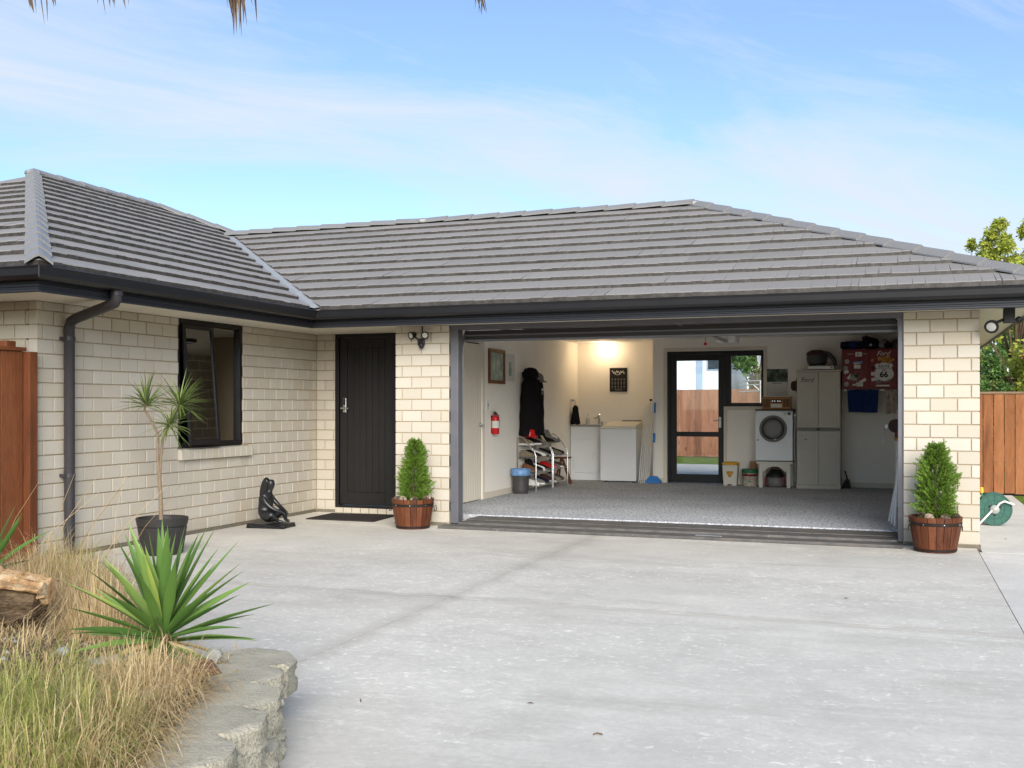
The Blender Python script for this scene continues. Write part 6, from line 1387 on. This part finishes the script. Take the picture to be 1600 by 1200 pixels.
# retaining wall of split-face blocks
rw_ = thing('retaining_wall', 'low curved retaining wall of rough grey concrete blocks', 'wall', (-2.1, 2.6, 0))
def block(c, ang, w, d, h, z0, seed):
    rr = random.Random(seed); bm = bmesh.new(); bmesh.ops.create_cube(bm, size=1); bmesh.ops.subdivide_edges(bm, edges=bm.edges, cuts=7, use_grid_fill=True)
    for v_ in bm.verts:
        p = v_.co.copy(); taper = 1-0.22*max(0, -p.x)*1.0
        q = Vector((p.x*d, p.y*w*taper, p.z*h))
        f_ = p.x > 0.49
        if p.x > 0.0 and abs(p.y) > 0.22: q.x -= (abs(p.y)-0.22)*d*1.1*max(0, p.x/0.5)
        if f_ and abs(p.z) < 0.49: q.x += rr.uniform(-0.009, 0.013)
        elif p.x > 0.2: q.x += rr.uniform(-0.004, 0.003)
        if abs(p.z) > 0.49 and p.x < 0.45: q.z += rr.uniform(-0.0025, 0.0025)
        if p.x > 0.45 and p.z > 0.49: q.z -= rr.uniform(0.0, 0.014)
        v_.co = q
    bmesh.ops.transform(bm, matrix=Matrix.Translation(Vector((c[0], c[1], z0+h/2))-worigin(rw_)) @ Matrix.Rotation(ang, 4, 'Z'), verts=bm.verts)
    me = bpy.data.meshes.new('wall_block'); bm.to_mesh(me); bm.free(); me.materials.append(MATS['wall_block']); me.shade_smooth(); me.set_sharp_from_angle(angle=R(40))
    o = bpy.data.objects.new('wall_block', me); C.objects.link(o); o.parent = rw_
wpts = [(-2.60, 4.02), (-2.38, 3.74), (-2.20, 3.44), (-2.06, 3.12), (-1.96, 2.78), (-1.90, 2.44), (-1.86, 2.10), (-1.84, 1.76)]
for ci, (z0, hh) in enumerate(((0.0, 0.145), (0.148, 0.145))):
    for i, (p, q) in enumerate(zip(wpts, wpts[1:])):
        if ci == 0: c = ((p[0]+q[0])/2, (p[1]+q[1])/2)
        else: c = ((p[0]*0.05+q[0]*0.95), (p[1]*0.05+q[1]*0.95))
        if ci == 1 and i == len(wpts)-2: continue
        d_ = Vector((q[0]-p[0], q[1]-p[1], 0)); ang = math.atan2(-d_.x, d_.y)*1.0
        ang = math.atan2(d_.y, d_.x)+math.pi/2
        n_ = Vector((math.cos(ang), math.sin(ang), 0)); off = 0.0 if ci == 0 else -0.015
        block((c[0]-n_.x*(0.14-off), c[1]-n_.y*(0.14-off)), ang, d_.length*0.94, 0.30, hh+random.Random(i+ci*7).uniform(-0.004, 0.006), z0, 40+ci*20+i)
ang0 = math.atan2(3.74-4.02, -2.38+2.60)+math.pi/2
block((-2.60, 3.90), ang0+0.25, 0.36, 0.28, 0.145, 0.148, 90)
block((-2.88, 4.24), ang0+0.35, 0.36, 0.28, 0.13, 0.0, 91)

# yucca
def yucca(base, n, L, label, seed, lo=R(-8), hi=R(86), w=0.046, trunk=True, grp=None):
    rr = random.Random(seed); y_ = thing('yucca_plant', label, 'yucca', base, 'spiky yuccas in the garden bed'); bs = Vector(base)
    if trunk: tpart('stem', 'bark_chip', y_, [bs-Vector((0, 0, 0.03)), bs+Vector((0, 0, 0.09))], [0.045, 0.032], 10)
    for i in range(n):
        u_ = (i+0.5)/n; e = lo+(hi-lo)*(u_**0.85)+rr.uniform(-0.06, 0.06); a = i*2.39996+rr.uniform(-0.25, 0.25)
        d = Vector((math.cos(a)*math.cos(e), math.sin(a)*math.cos(e), math.sin(e))); LL = L*rr.uniform(0.85, 1.08)*(0.92 if u_ < 0.2 else 1.0 if u_ < 0.8 else 0.88)
        b = MB(); blade(b, bs+Vector((0, 0, 0.05+0.07*u_))+d*0.02, d, LL, w*rr.uniform(0.8, 1.15), rr.uniform(0.0, 0.2)+(0.12 if u_ < 0.25 else 0), 7, 0.28, rr.uniform(-0.5, 0.5)); b.build('leaf', 'leaf_yucca', y_, smooth=True)
    for i in range(n//5):
        a = rr.uniform(0, 6.28); e = rr.uniform(-0.5, 0.0); b = MB(); blade(b, bs+Vector((0, 0, 0.06)), Vector((math.cos(a)*math.cos(e), math.sin(a)*math.cos(e), math.sin(e))), L*rr.uniform(0.4, 0.7), w*0.6, 0.5, 6, 0.4, rr.uniform(-1.2, 1.2)); tag(b.build('dead_leaf', 'grass_dry', y_, smooth=True))
YB = (-3.08, 3.86, 0.27)
yucca(YB, 66, 0.48, 'large green spiky yucca at the edge of the garden bed', 4)
yucca((-5.52, 5.22, 0.25), 16, 0.44, 'spiky yucca half hidden at the left picture edge by the fence', 9, R(15))

# grass
def tuft_field(name, label_kind, mat, spots, seed):
    rr = random.Random(seed); b = MB()
    for (x_, y_, n, L, rad, lean, up) in spots:
        z_ = bedz(x_, y_)-0.02
        for i in range(n):
            a = rr.uniform(0, 6.28); r_ = rad*math.sqrt(rr.random()); e = rr.uniform(0.05, 1.25)*up
            ad = a+rr.uniform(-0.7, 0.7)
            d = Vector((math.cos(ad)*math.sin(e)+lean[0], math.sin(ad)*math.sin(e)+lean[1], math.cos(e))).normalized(); LL = L*rr.uniform(0.5, 1.1); w = rr.uniform(0.0010, 0.0024)
            p = Vector((x_+r_*math.cos(a), y_+r_*math.sin(a), z_)); sd = Vector((-d.y, d.x, 0)); sd = sd.normalized() if sd.length > 1e-3 else Vector((1, 0, 0)); dr_ = rr.uniform(1.2, 4.2); k = len(b.v); N_ = 6
            for j in range(N_+1):
                ww = w*(1-(j/N_)**2*0.85); b.v += [p-sd*ww, p+sd*ww]; p = p+d*(LL/N_); d = (d+Vector((0, 0, -dr_*0.16*(j*0.5)))).normalized()
            for j in range(N_): q = k+j*2; b.f.append([q, q+1, q+3, q+2])
    o = b.build(name, mat); tag(o, label_kind, 'grass', kind='stuff'); return o
gs = []; gd_ = []
rr = random.Random(21)
for (x_, y_) in ((-2.80, 2.72), (-2.62, 2.52), (-3.0, 2.55), (-2.5, 2.40), (-3.2, 2.62), (-2.62, 2.78), (-2.42, 2.62), (-2.95, 2.35), (-3.35, 2.45), (-2.3, 2.3)): gs.append((x_, y_, 700, 0.30, 0.13, (0.16, -0.12), 1.2))
for (x_, y_) in ((-2.52, 3.06), (-2.66, 3.24), (-2.46, 2.9), (-2.78, 3.3), (-2.58, 3.30)): gd_.append((x_, y_, 380, 0.25, 0.12, (0.12, -0.10), 1.2))
for (x_, y_) in ((-2.38, 2.75), (-2.28, 2.55), (-2.20, 2.35), (-2.5, 2.6), (-2.7, 2.6), (-2.9, 2.5), (-3.1, 2.5), (-2.3, 2.2), (-3.3, 2.7)): gd_.append((x_, y_, 300, 0.28, 0.15, (0.16, -0.10), 1.25))
# dry tussock by the downpipe and log
for (x_, y_) in ((-5.3, 5.75), (-4.9, 5.3), (-4.55, 5.0), (-5.7, 6.1), (-4.3, 4.7), (-5.0, 5.0), (-4.0, 4.5), (-6.2, 6.4), (-3.75, 4.25), (-5.2, 5.3), (-4.6, 4.75)): gd_.append((x_, y_, 620, 0.50, 0.17, (0.2, -0.2), 1.05))
for (x_, y_) in ((-5.1, 5.5), (-4.7, 5.15), (-5.5, 5.9), (-5.9, 6.3)): gs.append((x_, y_, 240, 0.48, 0.16, (0.08, -0.08), 0.9))
for i in range(150): gd_.append((rr.uniform(-4.8, -2.7), rr.uniform(2.75, 4.0), 50, 0.13, 0.17, (0, 0), 1.45))
for i in range(40): gs.append((rr.uniform(-4.2, -2.75), rr.uniform(2.75, 3.6), 50, 0.17, 0.16, (0.1, -0.1), 1.35))
tuft_field('green_grass', 'straw-green tussock grass filling the near garden bed', 'grass_green', gs, 31)
tuft_field('dry_grass', 'dry blond tussock grass drooping over the garden bed', 'grass_dry', gd_, 32)
# stray long stems against the wall
b = MB(); rr = random.Random(5)
for i in range(9):
    p = Vector((-5.6+rr.uniform(-.5, .4), 5.9+rr.uniform(-.3, .4), 0.15)); d = Vector((rr.uniform(-0.15, 0.75), rr.uniform(0, 0.5), 1)).normalized(); b.tube([p, p+d*0.45, p+d*0.85+Vector((0.05, 0.03, -0.03))], [0.0025, 0.002, 0.0012], 4)
tag(b.build('grass_stalks', 'grass_dry'), 'long thin dry seed stalks rising above the tussock', 'grass', kind='stuff')
# litter of small stones
b = MB(); rr = random.Random(8)
for i in range(130):
    x_, y_ = rr.uniform(-4.4, -2.6), rr.uniform(2.8, 4.15); r_ = rr.uniform(0.006, 0.018); z_ = bedz(x_, y_); k = len(b.v)
    for (dx, dy_, dz) in ((1, 0, 0), (0, 1, 0), (-1, 0, 0), (0, -1, 0), (0, 0, 0.8)): b.v.append(Vector((x_+dx*r_*rr.uniform(.7, 1.3), y_+dy_*r_*rr.uniform(.7, 1.3), z_+dz*r_)))
    b.f += [[k, k+1, k+4], [k+1, k+2, k+4], [k+2, k+3, k+4], [k+3, k, k+4]]
tag(b.build('gravel_litter', 'pale_stone'), 'pale stone chips scattered over the garden bed', 'gravel', kind='stuff')
def rock(name, label, c, r, mat, seed, amp=0.22, cat='rock'):
    t_ = thing(name, label, cat, (c[0], c[1], c[2]-r[2]*0.6)); rr = random.Random(seed); bm = bmesh.new(); bmesh.ops.create_icosphere(bm, subdivisions=3, radius=1); pl_ = [(Vector((rr.gauss(0, 1), rr.gauss(0, 1), rr.gauss(0, 1))).normalized(), rr.uniform(0.55, 0.9)) for _ in range(14)]
    for v_ in bm.verts:
        p = v_.co.copy()
        for (n_, d_) in pl_:
            e = p.dot(n_)-d_
            if e > 0: p -= n_*e*0.9
        p += Vector((rr.gauss(0, 1), rr.gauss(0, 1), rr.gauss(0, 1)))*0.012; v_.co = Vector((p.x*r[0], p.y*r[1], p.z*r[2]))+Vector(c)-worigin(t_)
    me = bpy.data.meshes.new('stone'); bm.to_mesh(me); bm.free(); me.materials.append(MATS[mat]); o = bpy.data.objects.new('stone', me); C.objects.link(o); o.parent = t_
rock('garden_rock', 'angular red-brown rock behind the wall blocks', (-2.66, 3.58, 0.29), (0.085, 0.075, 0.06), 'weathered_chunk', 2)
rock('garden_rock', 'pale grey rock at the foot of the yucca', (-2.80, 3.86, 0.285), (0.05, 0.045, 0.04), 'pale_stone', 3)
rock('garden_rock', 'flat pale stone in front of the yucca', (-3.12, 3.55, 0.30), (0.12, 0.08, 0.04), 'pale_stone', 4)
rock('garden_rock', 'small whitish stone left of the yucca', (-3.42, 3.62, 0.31), (0.05, 0.04, 0.03), 'pale_stone', 6)
# split log lying at the left edge
lg = thing('split_log', 'broken weathered log with pale crumbling top at the left edge', 'log', (-4.35, 4.25, 0.3))
def noisy(prof_r, p0, p1, n, seed, squash=1.0, amp=0.12):
    rr = random.Random(seed); b = MB(); p0, p1 = Vector(p0), Vector(p1); d = (p1-p0).normalized(); up = Vector((0, 0, 1)); sd = d.cross(up).normalized(); M_n = 40; ph = [rr.uniform(0, 6) for _ in range(5)]
    for i in range(n+1):
        u_ = i/n
        for k in range(M_n):
            a = 2*math.pi*k/M_n; r_ = prof_r(u_)*(1+amp*math.sin(3*a+ph[0]+u_*3)+amp*0.7*math.sin(7*a+ph[1]+u_*9)+rr.uniform(-amp, amp)*0.5); b.v.append(p0.lerp(p1, u_)+sd*math.cos(a)*r_+up*math.sin(a)*r_*squash)
    for i in range(n):
        for k in range(M_n): b.f.append([i*M_n+k, (i+1)*M_n+k, (i+1)*M_n+(k+1) % M_n, i*M_n+(k+1) % M_n])
    b.f.append(list(range(M_n))); b.f.append([n*M_n+k for k in range(M_n-1, -1, -1)]); return b
bb = noisy(lambda u_: 0.19*(1-0.45*u_**2)*(1 if u_ < 0.93 else 0.7), (-5.2, 3.78, 0.42), (-4.02, 4.10, 0.38), 40, 3, 0.80, 0.18); o = bb.build('bark', 'log_bark', lg, smooth=True, angle=45)
bb = noisy(lambda u_: 0.15*(1-0.6*u_**2)+0.01, (-5.2, 3.84, 0.55), (-3.99, 4.13, 0.46), 44, 5, 0.66, 0.36); o = bb.build('heartwood', 'log_heart', lg, smooth=True, angle=30)
for o in lg.children:
    bm = bmesh.new(); bm.from_mesh(o.data); bmesh.ops.recalc_face_normals(bm, faces=bm.faces); bm.to_mesh(o.data); bm.free()
# a few bits on the driveway
for (n_, lab, x_, y_, a) in (('dry_twig', 'small curled dry twig in the middle of the driveway', -1.20, 4.25, 0.4), ('dry_twig', 'short dark twig on the slab beside the wall blocks', -2.35, 4.35, 2.2)):
    t_ = thing(n_, lab, 'twig', (x_, y_, 0)); d = Vector((math.cos(a), math.sin(a), 0)); p = Vector((x_, y_, 0.004)); tpart('stick', 'bark_chip', t_, [p, p+d*0.015+Vector((0, 0, 0.006)), p+d*0.035+Vector((0.008, -0.01, 0.004))], 0.003, 5)
for (lab, x_, y_) in (('tiny dark leaf on the driveway near the right edge', -0.35, 7.9), ('tiny dark leaf on the side path', 1.05, 12.0), ('curled tan leaf on the driveway centre', -1.6, 4.6)):
    b = MB(); b.add([(x_-0.02, y_, 0.003), (x_, y_-0.010, 0.008), (x_+0.02, y_, 0.004), (x_, y_+0.010, 0.006)], [(0, 1, 2, 3)]); tag(b.build('fallen_leaf', 'bark_chip'), lab, 'leaf', 'leaves on the concrete')

# ================================================================ PALM (dry frond tips hang into the top of the view)
RIG = lambda l, f_, z: CR*l+CF*f_+Vector((0, 0, z))
pm_base = RIG(-3.2, 2.55, 0.25)
palm = thing('palm_tree', 'palm with dry brown fronds hanging into the top left of the view', 'palm', tuple(pm_base))
crown = RIG(-3.1, 2.7, 4.3)
b = MB(); b.tube([pm_base-Vector((0, 0, 0.2)), pm_base+Vector((0.02, 0, 0.5)), pm_base.lerp(crown, 0.5)+Vector((0.05, 0, 0)), crown], [0.20, 0.15, 0.13, 0.12], 14); b.build('trunk', 'trunk_bark', palm, smooth=True)
def frond(tip, seed, nl, hang, bundle):
    rr = random.Random(seed); tip = Vector(tip); midp = crown.lerp(tip, 0.5)+Vector((0, 0, 0.55)); b = MB(); pts = []
    for i in range(17):
        u_ = i/16; pts.append(crown*(1-u_)**2+midp*2*u_*(1-u_)+tip*u_**2)
    b.tube(pts, [0.016*(1-0.8*i/16) for i in range(17)], 5)
    for i in range(nl):
        u_ = 0.25+0.75*(i/nl); p = crown*(1-u_)**2+midp*2*u_*(1-u_)+tip*u_**2; p = p+Vector((rr.uniform(-.01, .01), rr.uniform(-.01, .01), 0))
        d = Vector((rr.uniform(-0.12, 0.12), rr.uniform(-0.12, 0.12), -1)); LL = hang*rr.uniform(0.35, 1.0)*(0.75 if u_ < 0.85 else 1.0)
        blade(b, p, d.normalized(), LL, rr.uniform(0.006, 0.012), 0.0, 3, 0.4, rr.uniform(0, 3))
    for i in range(bundle):
        p = tip+CR*rr.gauss(0, 0.022)+CF*rr.gauss(0, 0.02)+Vector((0, 0, rr.uniform(-0.02, 0.05))); d = Vector((0, 0, -1))+CR*(rr.gauss(0.12, 0.10))
        blade(b, p, d.normalized(), hang*rr.uniform(0.45, 1.05), rr.uniform(0.006, 0.013), 0.0, 4, 0.4, rr.uniform(0, 3))
    b.build('frond', 'palm_dry', palm)
def px_tip(u_, v_, Z): return RIG((u_-800)/1640*Z, Z, 1.38+(635-v_)/1640*Z)
for (u_, z_top, Z, hang, nl, sd_) in ((55, -35, 3.4, 0.15, 30, 1), (176, -30, 3.3, 0.11, 40, 2), (366, -40, 3.5, 0.20, 70, 3), (748, -24, 3.5, 0.11, 26, 4)):
    frond(px_tip(u_, z_top, Z), sd_, nl, hang, {1: 12, 2: 18, 3: 34, 4: 12}[sd_])
for (a, L_, dz) in ((150, 1.9, -0.3), (200, 2.0, -0.2), (250, 2.0, -0.5), (300, 1.9, -0.4), (100, 1.8, -0.1)):
    frond(crown+Vector((math.cos(R(a))*L_, math.sin(R(a))*L_, dz)), a, 60, 0.3, 0)
